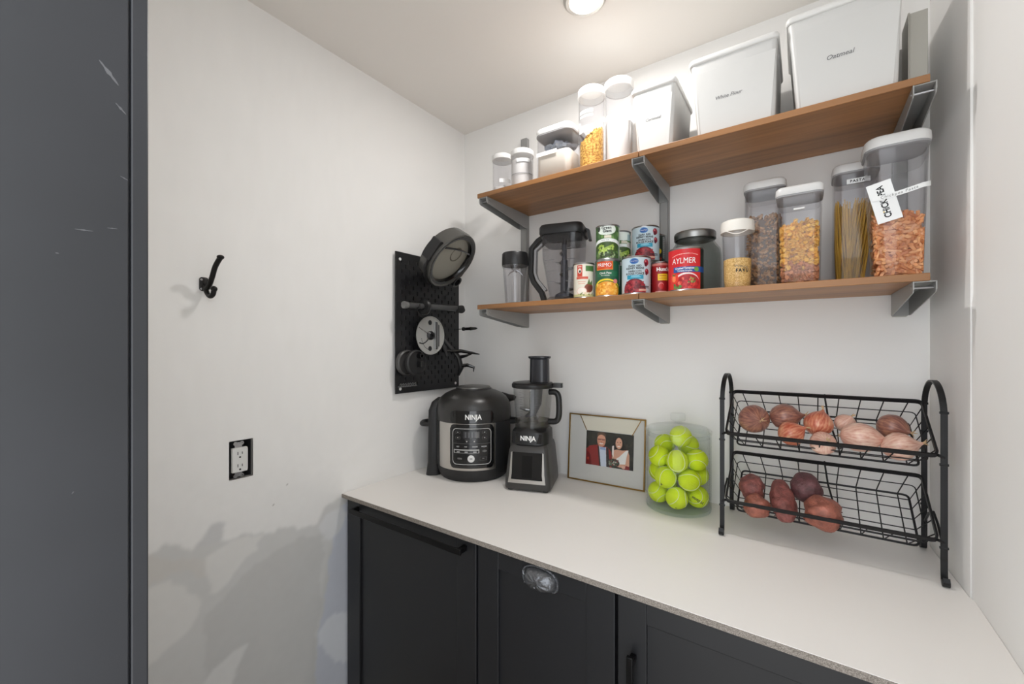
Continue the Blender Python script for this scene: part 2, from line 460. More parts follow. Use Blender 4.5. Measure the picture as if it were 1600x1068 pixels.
# right wall: older board at the back, a thicker board with a torn edge in front
struct(MB().loft([[(0.2604, YB, z), (0.2725, 1.215, z), (XR + 0.1, 1.215, z), (XR + 0.1, YB, z)] for z in (0, ZC)]).build('wall_right', M_wall, smooth=0))
def right_board():
    rd = random.Random(3); mb = MB(); n = 90; ring = []
    for k in range(n + 1):
        z = ZC * k / n
        if z > 1.51:
            e = 1.236 + 0.0035 * mnoise.noise((z * 9, 3, 0)) + 0.003 * mnoise.noise((z * 40, 1, 0))
        else:
            e = 1.212 + 0.003 * mnoise.noise((z * 8, 5, 0))
        ring.append([(XR, 0.03, z), (XR - 0.0005, e - 0.03, z), (XR - 0.003, e, z), (XR + 0.004, e + 0.002, z), (XR + 0.1, e, z), (XR + 0.1, 0.03, z)])
    mb.loft(ring)
    return mb.build('wall_right', M_wall, smooth=50)
struct(right_board())

# front wall beside the doorway and the dark painted jamb next to the camera
struct(MB().span((XL - 0.1, 0.03, 0), (-0.475, 0.11, ZC)).build('wall_front', M_wall))
jb = MB().span((-0.478, -0.035, 0), (-0.4545, 0.1145, 2.1)).build('door_1', M_door, bev=0.0015)
struct(jb, 'dark grey painted door jamb with scuff marks')
MB().span((-0.4545, -0.035, 0), (-0.45, 0.1022, 2.1)).build('jamb_lining', M_door, jb, bev=0.0012)
MB().span((-0.4545, 0.1032, 0), (-0.4503, 0.1145, 2.1)).build('edge_strip', M_door, jb, bev=0.0012)
M_scuff = mat('pale scuff', (96, 96, 98), 0.6)
def scuff(y, z, l, w, a):
    mb = MB(); n = 8; top = []; bot = []
    for i in range(n + 1):
        s = i / n; ww = w * math.sin(PI * min(max(s, 0.06), 0.94)) * (0.7 + 0.3 * math.sin(i * 2.1))
        cy, cz = y + (s - 0.5) * l * math.cos(a), z + (s - 0.5) * l * math.sin(a)
        top.append((cy - ww * math.sin(a), cz + ww * math.cos(a))); bot.append((cy + ww * math.sin(a), cz - ww * math.cos(a)))
    pts = top + bot[::-1]
    mb.add([(-0.4497, p[0], p[1]) for p in pts] + [(-0.4501, p[0], p[1]) for p in pts],
           [tuple(range(len(pts)))] + [(i, (i + 1) % len(pts), (i + 1) % len(pts) + len(pts), i + len(pts)) for i in range(len(pts))])
    mb.build('scuff_mark', M_scuff, jb, smooth=0)
for y, z, l, w, a in ((0.090, 1.625, 0.018, 0.0018, -0.9), (0.097, 1.600, 0.009, 0.001, -0.8), (0.076, 1.498, 0.010, 0.0006, 0.05), (0.092, 1.503, 0.006, 0.0005, 0.1),
                      (0.062, 1.478, 0.002, 0.0006, 0), (0.099, 1.545, 0.005, 0.0005, -0.4), (0.070, 1.300, 0.002, 0.0004, 1.0)):
    scuff(y, z, l, w, a)

# ------------------------------------------------------------------ ceiling lamp
def ceiling_lamp():
    t = thing('ceiling_light', 'small round white ceiling light with chrome ring above the shelves', 'ceiling light', (-0.508, 1.088, ZC))
    MB().lathe([(0.001, 0), (0.060, 0), (0.060, -0.006), (0.053, -0.012), (0.044, -0.012), (0.044, -0.008), (0.001, -0.008)], 40).build('trim_ring', M_steel, t)
    MB().lathe([(0.001, -0.008), (0.0435, -0.008), (0.0435, -0.0115), (0.030, -0.0135), (0.001, -0.014)], 40).build('lens', mat_emit('lit lens', (255, 250, 240), 6.0), t)
    ld = bpy.data.lights.new('lamp', 'AREA'); ld.shape = 'DISK'; ld.size = 0.085; ld.energy = LAMP_POWER
    ld.color = (1.0, 0.975, 0.95)
    lo = bpy.data.objects.new('lamp', ld); COL.objects.link(lo); lo.parent = t; lo.location = (0, 0, -0.017)
ceiling_lamp()

# ------------------------------------------------------------------ cabinets + worktop
CF = 0.857      # door front
def door(cab, x0, x1, stile, kind):
    y = CF
    d = MB().span((x0 + stile - 0.004, y + 0.007, 0.12), (x1 - stile + 0.004, y + 0.016, 0.890)).build('door', M_cab, cab, bev=0.001)
    MB().span((x0, y, 0.12), (x0 + stile, y + 0.019, 0.890)).build('stile', M_cab, d, bev=0.0012)
    MB().span((x1 - stile, y, 0.12), (x1, y + 0.019, 0.890)).build('stile', M_cab, d, bev=0.0012)
    rail = 0.048
    MB().span((x0 + stile, y, 0.890 - rail), (x1 - stile, y + 0.019, 0.890)).build('rail', M_cab, d, bev=0.0012)
    MB().span((x0 + stile, y, 0.12), (x1 - stile, y + 0.019, 0.12 + 0.06)).build('rail', M_cab, d, bev=0.0012)
    if kind == 'bar':
        mb = MB().box(((x0 + x1) / 2 + 0.012, y - 0.029, 0.867), (0.49, 0.006, 0.017))
        h = mb.build('handle', M_cabh, d, bev=0.0015)
        for s in (-1, 1):
            MB().box(((x0 + x1) / 2 + 0.012 + s * 0.236, y - 0.0135, 0.867), (0.012, 0.026, 0.015)).build('handle_post', M_cabh, d, bev=0.0012)
    if kind == 'vert':
        MB().span((-0.296, y - 0.030, 0.60), (-0.283, y - 0.022, 0.783)).build('handle', M_cabh, d, bev=0.0015)
        for z in (0.615, 0.768):
            MB().box((-0.2895, y - 0.011, z), (0.012, 0.022, 0.012)).build('handle_post', M_cabh, d, bev=0.001)
    if kind == 'cup':
        c = ((x0 + x1) / 2 + 0.004, y, 0.857)
        mb = MB(); n = 40; rings = []
        for q, dep in ((1.0, 0.0), (1.0, 0.004), (0.90, 0.005), (0.86, 0.003), (0.80, 0.012), (0.62, 0.020), (0.38, 0.0245), (0.12, 0.026)):
            ring = []
            for i in range(n):
                a = 2 * PI * i / n
                px_, pz_ = 0.050 * math.copysign(abs(math.cos(a)) ** 0.8, math.cos(a)) * q, 0.030 * math.copysign(abs(math.sin(a)) ** 0.8, math.sin(a)) * q
                if pz_ < -0.018: pz_ = -0.018 - (-0.018 - pz_) * 0.3
                ring.append((c[0] + px_, c[1] - dep - 0.0008 * math.sin(9 * a) * (q < 0.85), c[2] + pz_))
            rings.append(ring)
        mb.loft(rings)
        cp = mb.build('cup_pull', M_pewter, d, smooth=60)
        cp['label'] = 'embossed pewter cup pull'
        mb = MB()
        for i in range(46):
            a = 2 * PI * i / 46
            px_, pz_ = 0.0475 * math.copysign(abs(math.cos(a)) ** 0.8, math.cos(a)), 0.0285 * math.copysign(abs(math.sin(a)) ** 0.8, math.sin(a))
            if pz_ < -0.018: pz_ = -0.018 - (-0.018 - pz_) * 0.3
            mb.sphere((c[0] + px_, c[1] - 0.0048, c[2] + pz_), 0.0016, 6, 4)
        for k in range(7):
            a0 = -0.6 + k * 0.2
            mb.tube([(c[0] + (-0.036 + 0.011 * k) + 0.006 * math.sin(s * 5 + k), c[1] - 0.0245 + 0.22 * abs(-0.036 + 0.011 * k) ** 1.0 + 0.10 * s * 0.03, c[2] - 0.012 + 0.026 * s) for s in (0, 0.25, 0.5, 0.75, 1)], 0.0014, 5)
        mb.build('beaded_rim', M_pewter, d, smooth=60)
    return d
def cabinet(name, x0, x1, label, stile, kind):
    t = thing(name, label, 'cabinet', ((x0 + x1) / 2, 1.15, 0))
    ox = -(x0 + x1) / 2
    for nm, a, b in (('side_panel', (x0, CF + 0.021, 0.10), (x0 + 0.016, YB - 0.002, 0.892)), ('side_panel', (x1 - 0.016, CF + 0.021, 0.10), (x1, YB - 0.002, 0.892)),
                     ('base_panel', (x0 + 0.016, CF + 0.021, 0.10), (x1 - 0.016, YB - 0.002, 0.116)), ('top_panel', (x0 + 0.016, CF + 0.021, 0.872), (x1 - 0.016, YB - 0.002, 0.892)),
                     ('toe_kick', (x0, CF + 0.07, 0.0), (x1, CF + 0.085, 0.10))):
        o = MB().span(a, b).build(nm, M_cab, t); o.location = (ox, -1.15, 0)
    d = door(t, x0 + 0.002, x1 - 0.002, stile, kind); d.location = (ox, -1.15, 0)
cabinet('base_cabinet', -1.285, -0.711, 'black base cabinet with long bar handle, next to the patched wall', 0.068, 'bar')
cabinet('base_cabinet', -0.708, -0.329, 'black base cabinet with embossed metal cup pull', 0.066, 'cup')
cabinet('base_cabinet', -0.326, 0.272, 'black base cabinet with vertical handle, below the wire vegetable rack', 0.060, 'vert')
wt = thing('worktop', 'white laminate worktop with raw chipboard front edge', 'worktop', (-0.51, 1.16, 0.89))
o = MB().prism([(XL + 0.001, 0.8455), (XR - 0.001, 0.8455), (XR - 0.001, 1.200), (0.2715, 1.217), (0.2592, YB - 0.001), (XL + 0.001, YB - 0.001)], 0.893, ZT).build('slab', M_counter, wt, smooth=0, bev=0.0005); o.location = (0.51, -1.16, -0.89)
o = MB().span((XL + 0.001, 0.8435, 0.8932), (XR - 0.001, 0.8455, ZT - 0.0012)).build('front_edge', M_edge, wt); o.location = (0.51, -1.16, -0.89)
o['label'] = 'raw speckled chipboard edge'

# ------------------------------------------------------------------ shelves, brackets, standards
SHELF_X = ((-0.981, -0.3885), (-0.3865, 0.210))
for z, zn in ((ZU, 'upper'), (ZL, 'lower')):
    for k, (a, b) in enumerate(SHELF_X):
        sb = MB().box((0, 0, 0), (b - a, 0.287, 0.016)).build('shelf_board', M_wood, bev=0.0012)
        sb.location = ((a + b) / 2, 1.186 + 0.1435, z - 0.008)
        what = {('upper', 0): 'upper wooden shelf board on the left, under the tall clear canisters', ('upper', 1): 'upper wooden shelf board on the right, under the white bins',
                ('lower', 0): 'lower wooden shelf board on the left, under the blender jug', ('lower', 1): 'lower wooden shelf board on the right, under the pasta containers'}[(zn, k)]
        tag(sb, what, 'shelf', 'wooden shelf boards')
SX = (-0.955, -0.389, 0.202)
for i, x in enumerate(SX):
    t = thing('wall_standard', ['grey metal wall standard at the left ends of the shelves', 'grey metal wall standard in the middle behind the cans', 'grey metal wall standard at the right ends of the shelves'][i], 'shelf standard', (x, YB, 0))
    z0, z1 = 1.487, (2.268, 2.20, 2.17)[i]
    w = 0.026; MB().span((-w / 2, -0.021, z0), (w / 2, -0.0185, z1)).build('web', M_bracket, t)
    for s in (-1, 1):
        MB().span((s * w / 2 - 0.0015, -0.021, z0), (s * w / 2 + 0.0015, -0.001, z1)).build('flange', M_bracket, t, bev=0.0005)
    MB().span((-w / 2, -0.021, z0 - 0.002), (w / 2, -0.001, z0)).build('end_cap', M_beige, t, bev=0.0005)
def bracket(x, z, label):
    t = thing('shelf_bracket', label, 'bracket', (x, YB - 0.022, z), 0, 'metal shelf brackets')
    prof = [(-0.268, -0.0005), (0.0, -0.0005), (0.0, -0.055), (-0.018, -0.055), (-0.262, -0.024), (-0.268, -0.018)]
    for s in (-1, 1):
        MB().loft([[(s * 0.017 + e, y, q) for y, q in prof] for e in (-0.001, 0.001)]).build('side_plate', M_bracket, t, smooth=0)
    MB().span((-0.016, -0.266, -0.0025), (0.016, 0, -0.0005)).build('top_plate', M_bracket, t)
    MB().span((-0.016, -0.0025, -0.055), (0.016, -0.0005, -0.003)).build('back_plate', M_bracket, t)
    MB().cyl((-0.019, -0.25, -0.012), (0.019, -0.25, -0.012), 0.003, n=8).build('rivet', M_tin, t)
for i, x in enumerate(SX):
    pos = ('at the left end', 'in the middle', 'at the right end')[i]
    bracket(x, ZU - 0.016, 'grey metal bracket holding the upper shelf ' + pos)
    bracket(x, ZL - 0.016, 'grey metal bracket holding the lower shelf ' + pos)
# spare upright standing on the top shelf
t = thing('spare_bracket', 'beige grey metal angle standing upright on the upper shelf beside the largest bin', 'bracket', (0.211, 1.33, ZU))
MB().span((-0.013, -0.020, 0), (0.017, -0.017, 0.206)).build('front_plate', M_beige, t, bev=0.0006)
MB().span((-0.016, -0.020, 0), (-0.013, 0.055, 0.209)).build('side_plate', M_beige, t, bev=0.0006)

# ================================================================== THINGS ON THE LEFT WALL
def wall_hook():
    t = thing('coat_hook', 'dark iron double coat hook screwed to the bare left wall', 'hook', (XL, 0.4425, 1.572))
    MB().loft([rr(0.020, 0.036, 0.006, 0.0, 4), rr(0.020, 0.036, 0.006, 0.003, 4), rr(0.015, 0.030, 0.005, 0.0045, 4)],
              M=Matrix.Rotation(PI / 2, 4, 'Y') @ Matrix.Rotation(PI / 2, 4, 'Z')).build('back_plate', M_hook, t)
    up = [(0.002, 0.0, -0.004), (0.018, 0.001, -0.012), (0.032, 0.002, -0.004), (0.044, 0.004, 0.016), (0.054, 0.006, 0.038), (0.066, 0.008, 0.052), (0.077, 0.010, 0.062)]
    MB().tube(curve(up, 4), 0.0062, 12).sphere((0.078, 0.010, 0.0635), 0.0085, 12, 8, sc=(1, 1, 0.7)).build('upper_prong', M_hook, t, smooth=60)
    lo = [(0.010, 0.0, -0.010), (0.022, 0.001, -0.026), (0.036, 0.002, -0.034), (0.048, 0.004, -0.030), (0.052, 0.005, -0.018)]
    MB().tube(curve(lo, 4), 0.0060, 12).sphere((0.052, 0.005, -0.016), 0.0078, 12, 8).build('lower_prong', M_hook, t, smooth=60)
    for z in (0.011, -0.013):
        MB().lathe([(0.0001, 0.0015), (0.0025, 0.001), (0.003, 0)], 10, M=Matrix.Translation((0.0045, -0.006, z)) @ Matrix.Rotation(PI / 2, 4, 'Y')).build('screw', M_tin, t)
wall_hook()

def outlet():
    y0, y1, z0, z1 = HOLE
    t = thing('wall_outlet', 'white double power outlet without cover plate in a cut wall hole', 'outlet', (XL, (y0 + y1) / 2, z0))
    w, h = (y1 - y0) / 2, z1 - z0
    D = 0.055
    mb = MB()
    mb.span((-D, -w, 0), (-D + 0.002, w, h)); mb.span((-D, -w, 0), (-0.010, -w + 0.0015, h)); mb.span((-D, w - 0.0015, 0), (-0.010, w, h))
    mb.span((-D, -w, 0), (-0.010, w, 0.0015)); mb.span((-D, -w, h - 0.0015), (-0.010, w, h))
    mb.build('box', mat('dark outlet box', (58, 58, 60), 0.6), t)
    mb = MB(); e = 0.0012
    mb.span((-0.010, -w - e, 0), (0, -w, h)); mb.span((-0.010, w, 0), (0, w + e, h)); mb.span((-0.010, -w, -e), (0, w, 0)); mb.span((-0.010, -w, h), (0, w, h + e))
    mb.build('plaster_edge', mat('gypsum edge', (168, 166, 162), 0.9), t)
    cy, cz = -0.006, h / 2
    R = Matrix.Translation((0, cy, cz)) @ Matrix(((0, 0, 1, 0), (1, 0, 0, 0), (0, 1, 0, 0), (0, 0, 0, 1)))
    MB().loft([rr(0.018, 0.096, 0.003, -0.004), rr(0.018, 0.096, 0.003, -0.0025)], M=R).build('yoke', M_tin, t)
    out = []
    for i in range(40):
        a = 2 * PI * i / 40
        x, z = 0.0185 * math.cos(a), 0.034 * math.sin(a)
        x = max(-0.0185, min(0.0205, 0.027 * math.cos(a))); z = max(-0.0335, min(0.0335, 0.047 * math.sin(a)))
        out.append((x, z))
    MB().loft([[(x, z, -0.003) for x, z in out], [(x, z, 0.006) for x, z in out], [(x * 0.95, z * 0.975, 0.0075) for x, z in out]], M=R).build('receptacle', M_white_pl, t)
    mb = MB()
    for q in (-0.019, 0.015):
        mb.box((-0.0055, q + 0.004, 0.0076), (0.0018, 0.0085, 0.0006), R); mb.box((0.0055, q + 0.004, 0.0076), (0.0018, 0.007, 0.0006), R)
        mb.lathe([(0.0001, 0.0079), (0.0026, 0.0079), (0.0026, 0.0072)], 10, c=(0, q - 0.007, 0), M=R)
    mb.build('slots', M_ink, t)['kind'] = 'stuff'
    for q in (-0.045, 0.045):
        for sx in (-0.008, 0.008):
            MB().lathe([(0.0022, -0.0026), (0.0055, -0.0026), (0.0055, -0.001), (0.0022, -0.001), (0.0022, -0.0026)], 14, c=(sx, q, 0), M=R).build('ear', M_tin, t)
outlet()

# ------------------------------------------------------------------ pegboard
PBX = -1.2785; PBY, PBZ = 1.060, 1.226; PBW, PBH = 0.356, 0.546
def pegboard():
    t = thing('pegboard', 'black slotted pegboard hung on the left wall above the worktop', 'pegboard', (PBX, PBY, PBZ))
    mb = MB(); th = 0.005
    nx, nz = 16, 13; px_, pz_ = 0.020, 0.040
    mx, mz = (PBW - nx * px_) / 2, (PBH - nz * pz_) / 2
    def q(a0, a1, b0, b1):
        mb.add([(0, a0, b0), (0, a1, b0), (0, a1, b1), (0, a0, b1)], [(0, 1, 2, 3)])
        mb.add([(-th, a0, b0), (-th, a1, b0), (-th, a1, b1), (-th, a0, b1)], [(3, 2, 1, 0)])
    q(0, mx, 0, PBH); q(PBW - mx, PBW, 0, PBH)
    for i in range(nx):
        a = mx + i * px_; off = 0.020 if i % 2 else 0.0
        q(a, a + px_, 0, mz + off); q(a, a + px_, PBH - mz - (pz_ - off if off else 0), PBH)
        for j in range(nz - (1 if i % 2 else 0)):
            b = mz + off + j * pz_
            s0, s1, t0, t1 = a + 0.0075, a + 0.0125, b + 0.0125, b + 0.0275
            q(a, s0, b, b + pz_); q(s1, a + px_, b, b + pz_); q(s0, s1, b, t0); q(s0, s1, t1, b + pz_)
            for (p, r) in (((s0, t0), (s1, t0)), ((s1, t0), (s1, t1)), ((s1, t1), (s0, t1)), ((s0, t1), (s0, t0))):
                mb.add([(0, *p), (0, *r), (-th, *r), (-th, *p)], [(0, 3, 2, 1)])
    for (p, r) in (((0, 0), (PBW, 0)), ((PBW, 0), (PBW, PBH)), ((PBW, PBH), (0, PBH)), ((0, PBH), (0, 0))):
        mb.add([(0, *p), (0, *r), (-th, *r), (-th, *p)], [(0, 3, 2, 1)])
    mb.build('board', mat('pegboard black', (30, 30, 32), 0.4), t, smooth=0, fixn=False)
    for y, z in ((0.021, PBH - 0.028), (PBW - 0.022, 0.018), (0.022, 0.018), (PBW - 0.022, PBH - 0.028)):
        MB().lathe([(0.0001, 0.003), (0.0045, 0.0022), (0.0062, 0.0)], 16, M=Matrix.Translation((0.0002, y, z)) @ Matrix.Rotation(PI / 2, 4, 'Y')).build('screw_cap', M_white_pl, t)
    for y, z in ((0.022, 0.018), (PBW - 0.022, 0.018), (0.022, PBH - 0.028), (PBW - 0.022, PBH - 0.028)):
        MB().cyl((-0.0183, y, z), (-0.005, y, z), 0.008, n=12).build('spacer', M_blackm, t)
    return t
pegboard()

def peg(y, z, l=0.05, label=''):
    t = thing('pegboard_hook', label, 'hook', (PBX, y, z), 0, 'black pegboard hooks')
    MB().tube([(-0.006, 0, 0.012), (0.004, 0, 0.012), (0.006, 0, 0.004), (0.008, 0, -0.002), (l, 0, 0.0), (l + 0.006, 0, 0.006), (l + 0.008, 0, 0.016)], 0.003, 8).build('wire', M_blackm, t)

def hood():
    t = thing('bowl_lid', 'large black lid with smoky clear centre hanging at the top of the pegboard', 'lid', (-1.155, 1.2275, 1.753))
    n = Vector((0.75, 0.17, -0.64)).normalized()
    u = Vector((0, 0, 1)); u = (u - n * u.dot(n)).normalized(); w = u.cross(n)
    M = Matrix((( -w.x, u.x, n.x, 0), (-w.y, u.y, n.y, 0), (-w.z, u.z, n.z, 0), (0, 0, 0, 1)))
    R = 0.128
    MB().lathe([(R - 0.012, 0.016), (R - 0.004, 0.020), (R, 0.016), (R + 0.002, 0.0), (R - 0.002, -0.040), (R - 0.010, -0.042), (R - 0.008, -0.004), (R - 0.014, 0.004), (R - 0.012, 0.016)], 56, M=M, sy=0.94).build('rim', mat('dark grey plastic', (74, 73, 70), 0.25), t)
    MB().lathe([(0.0005, 0.010), (0.03, 0.0095), (0.07, 0.006), (R - 0.018, -0.004), (R - 0.011, -0.004), (R - 0.011, -0.007), (0.07, 0.003), (0.0005, 0.007)], 48, M=M, sy=0.94).build('window', mat_clear('smoky lid window', (225, 224, 220), edge=0.25, base=0.05, rough=0.2, haze=0.85, hazec=(184, 181, 170)), t)
    MB().lathe([(R - 0.027, 0.006), (R - 0.022, 0.015), (R - 0.012, 0.017), (R - 0.012, 0.0), (R - 0.027, 0.0), (R - 0.027, 0.006)], 48, M=M, sy=0.94).build('seal_ring', M_blackg, t)
    MB().lathe([(0.026, 0.0100), (0.030, 0.0125), (0.032, 0.0100), (0.026, 0.0100)], 32, c=(0, 0.030, 0), M=M).build('hub_ring', M_smoke, t)
    mb = MB(); mb.tube([(-0.080, 0.052, 0.012), (-0.03, 0.056, 0.016), (0.03, 0.052, 0.016), (0.092, 0.040, 0.012)], 0.004, 6, M=M); mb.build('cross_bar', M_blackg, t)
    blk = MB(); blk.loft([rr(0.042, 0.092, 0.012, -0.045, 4, -0.122, -0.018), rr(0.042, 0.092, 0.012, 0.0, 4, -0.122, -0.018), rr(0.030, 0.076, 0.010, 0.012, 4, -0.120, -0.018)], M=M)
    blk.build('grip', M_blackm, t, smooth=40)
    MB().lathe([(0.020, -0.02), (0.024, -0.02), (0.024, 0.022), (0.017, 0.022), (0.015, -0.015), (0.020, -0.02)], 24, c=(-0.118, -0.078, 0), M=M).build('spout', M_black, t)
    MB().tube([(-0.02, -0.117, 0.0), (0.04, -0.118, 0.004), (0.098, -0.092, 0.006), (0.124, -0.06, 0.004), (0.131, -0.01, 0.0)], [0.006, 0.007, 0.007, 0.006, 0.005], 8, M=M).build('latch_strap', M_black, t)
    MB().loft([rr(0.020, 0.085, 0.006, -0.030, 3, 0.126, 0.012), rr(0.020, 0.085, 0.006, 0.010, 3, 0.126, 0.012)], M=M).build('hinge_block', M_blackm, t)
hood()
peg(1.20, 1.700, 0.075, 'black pegboard hook behind the large hanging lid')

def spindle():
    t = thing('drive_spindle', 'dark grey blade spindle lying across the pegboard on two hooks', 'spindle', (-1.225, 1.058, 1.563))
    g = mat('spindle grey', (70, 70, 70), 0.3)
    MB().tube([(0, -0.004, 0.0), (0, 0.06, 0.001), (0, 0.30, 0.006)], [0.011, 0.011, 0.012], 18).build('shaft', g, t)
    MB().tube([(0, -0.006, 0.0), (0, 0.012, 0.0)], [0.014, 0.013], 18).build('tip', mat('spindle tip', (110, 110, 108), 0.3), t)
    MB().lathe([(0.012, 0.088), (0.030, 0.090), (0.033, 0.098), (0.030, 0.108), (0.022, 0.112), (0.013, 0.124), (0.012, 0.088)], 26, M=Matrix.Rotation(-PI / 2, 4, 'X') ).build('flange', M_black, t)
    MB().tube([(0, 0.285, 0.005), (0, 0.315, 0.006), (0, 0.325, -0.002)], [0.014, 0.018, 0.012], 16).build('end_knob', M_blackm, t)
spindle()
peg(1.115, 1.553, 0.065, 'black pegboard hook under the left end of the spindle')
peg(1.335, 1.560, 0.065, 'black pegboard hook under the right end of the spindle')

def grater_disc():
    t = thing('grating_disc', 'round steel grating and slicing disc in the middle of the pegboard', 'disc', (-1.246, 1.208, 1.452))
    M = Matrix(((0, 0, 1, 0), (1, 0, 0, 0), (0, 1, 0, 0), (0, 0, 0, 1)))
    R = 0.0775
    MB().lathe([(0.012, -0.0008), (R - 0.003, -0.0008), (R, 0.001), (R, 0.004), (R - 0.003, 0.004), (R - 0.004, 0.0012), (0.012, 0.0012), (0.012, -0.0008)], 56, M=M).build('plate', mat('disc steel', (205, 205, 202), 0.32, metal=0.85), t)
    MB().lathe([(0.003, -0.004), (0.018, -0.004), (0.018, 0.006), (0.012, 0.011), (0.0075, 0.011), (0.0075, 0.003), (0.003, 0.003)], 24, M=M).build('hub', M_black, t)
    mb = MB()
    for x, y in ((-0.002, 0.052), (-0.002, -0.053)):
        mb.lathe([(0.0005, 0.0016), (0.010, 0.0016), (0.010, 0.0010)], 18, c=(x, y, 0), M=M)
    for k in range(12):
        a = -2.9 + k * 0.105
        mb.box((0.055 * math.cos(a) * 0.9, 0.058 * math.sin(a), 0.0017), (0.0028, 0.0028, 0.0008), M)
    for k in range(8):
        mb.box((-0.060 + k * 0.006, 0.030 - k * 0.003, 0.0017), (0.0025, 0.004, 0.0008), M)
    mb.build('holes', M_ink, t)['kind'] = 'stuff'
    mb = MB()
    mb.tube([(-0.060 + 0.0, -0.030, 0.003)] + [(-0.054 + 0.048 * math.sin(k * 0.18), -0.034 + 0.042 * (1 - math.cos(k * 0.18)), 0.003) for k in range(1, 8)], 0.0022, 5, M=M)
    mb.build('blade_slot', M_ink, t)
    mb = MB(); mb.box((0.030, 0, 0.004), (0.013, 0.112, 0.004), M); mb.box((0.046, 0, 0.003), (0.006, 0.09, 0.003), M); mb.build('blade_holder', mat('holder grey', (88, 88, 88), 0.35, metal=0.4), t, bev=0.001)
    mb = MB(); mb.box((0.022, 0, 0.0055), (0.003, 0.114, 0.003), M); mb.box((0.038, 0, 0.005), (0.003, 0.105, 0.002), M); mb.build('blade', M_tin, t)
grater_disc()
peg(1.208, 1.452, 0.028, 'black pegboard hook through the centre of the steel disc')

def blade_case():
    t = thing('blade_case', 'pair of round black accessory caps at the lower left of the pegboard', 'cap', (-1.262, 1.10, 1.345))
    M = Matrix(((0, 0, 1, 0), (1, 0, 0, 0), (0, 1, 0, 0), (0, 0, 0, 1)))
    g = mat('cap grey', (62, 61, 60), 0.4)
    for k, (dx, dz) in enumerate(((-0.004, 0.0), (0.018, 0.026))):
        MB().lathe([(0.0005, -0.008), (0.044, -0.008), (0.049, -0.002), (0.049, 0.010), (0.044, 0.014), (0.040, 0.006), (0.0005, 0.006)], 36, c=(dx, 0, dz), M=M).build('cap', g if k == 0 else M_blackm, t)
    MB().box((0.030, -0.006, 0.044), (0.016, 0.022, 0.022), M).build('coupling', M_black, t, bev=0.002)
    MB().lathe([(0.006, 0.03), (0.010, 0.03), (0.010, 0.052), (0.006, 0.052), (0.006, 0.03)], 16, c=(0.030, 0.026, 0), M=M).build('pin', M_blackg, t)
blade_case()

def blades():
    t = thing('blade_assembly', 'black chopping blades on a stem at the right edge of the pegboard', 'blade', (-1.235, 1.345, 1.36))
    MB().tube([(-0.035, -0.035, 0.075), (0.0, -0.012, 0.030), (0.02, 0.0, 0.0), (0.03, 0.004, -0.045), (0.010, 0.008, -0.075)], [0.009, 0.009, 0.011, 0.011, 0.007], 10).build('stem', M_black, t)
    for p in ([(0.0, -0.03, 0.026), (0.03, 0.0, 0.028), (0.075, 0.022, 0.020), (0.105, 0.036, 0.014)], [(0.02, 0, 0.0), (0.05, 0.014, 0.008), (0.085, 0.022, 0.020)], [(0.03, 0.004, -0.036), (0.055, 0.016, -0.032), (0.080, 0.030, -0.042), (0.080, 0.026, -0.060)], [(-0.03, -0.05, 0.03), (-0.01, -0.02, 0.028), (0.03, 0.01, 0.022)]):
        MB().tube(p, [0.008, 0.008, 0.0055, 0.002][:len(p)] if len(p) > 3 else [0.008, 0.006, 0.002], 8).build('blade', M_blackg, t)
    MB().tube([(-0.036, -0.07, 0.11), (-0.01, -0.055, 0.04), (0.0, -0.05, 0.005)], [0.006, 0.008, 0.006], 8).build('arm', M_blackm, t)
blades()
def tool():
    t = thing('cleaning_tool', 'small black handled tool with thin shaft sticking out beside the pegboard', 'tool', (PBX, 1.402, 1.484))
    d = Vector((1.0, 0.12, 0.02)).normalized()
    MB().cyl((-0.004, 0, 0), d * 0.030, 0.0016, n=8).build('shaft', M_cabh, t)
    pr = [(0.030, 0.004), (0.033, 0.0085), (0.042, 0.0085), (0.045, 0.0065), (0.070, 0.0070), (0.074, 0.0082), (0.080, 0.0070), (0.100, 0.0055), (0.108, 0.003)]
    MB().tube([d * a for a, _ in pr], [b for _, b in pr], 14).build('handle', M_blackg, t)
tool()
def mini_hooks():
    t = thing('spare_hooks', 'strip of small grey plastic clips at the bottom left of the pegboard', 'clip', (PBX + 0.0005, 1.075, 1.258))
    g = mat('clip grey', (112, 112, 112), 0.4)
    for k in range(7):
        MB().tube([(0.004, 0.012 * k, 0.0), (0.006, 0.012 * k + 0.005, 0.007), (0.004, 0.012 * k + 0.010, 0.0), (0.004, 0.012 * k + 0.004, -0.008 + 0.004 * (k % 2))], 0.0016, 6).build('clip', g, t)
    MB().box((0.002, 0.042, -0.006), (0.003, 0.095, 0.004)).build('strip', g, t)
mini_hooks()

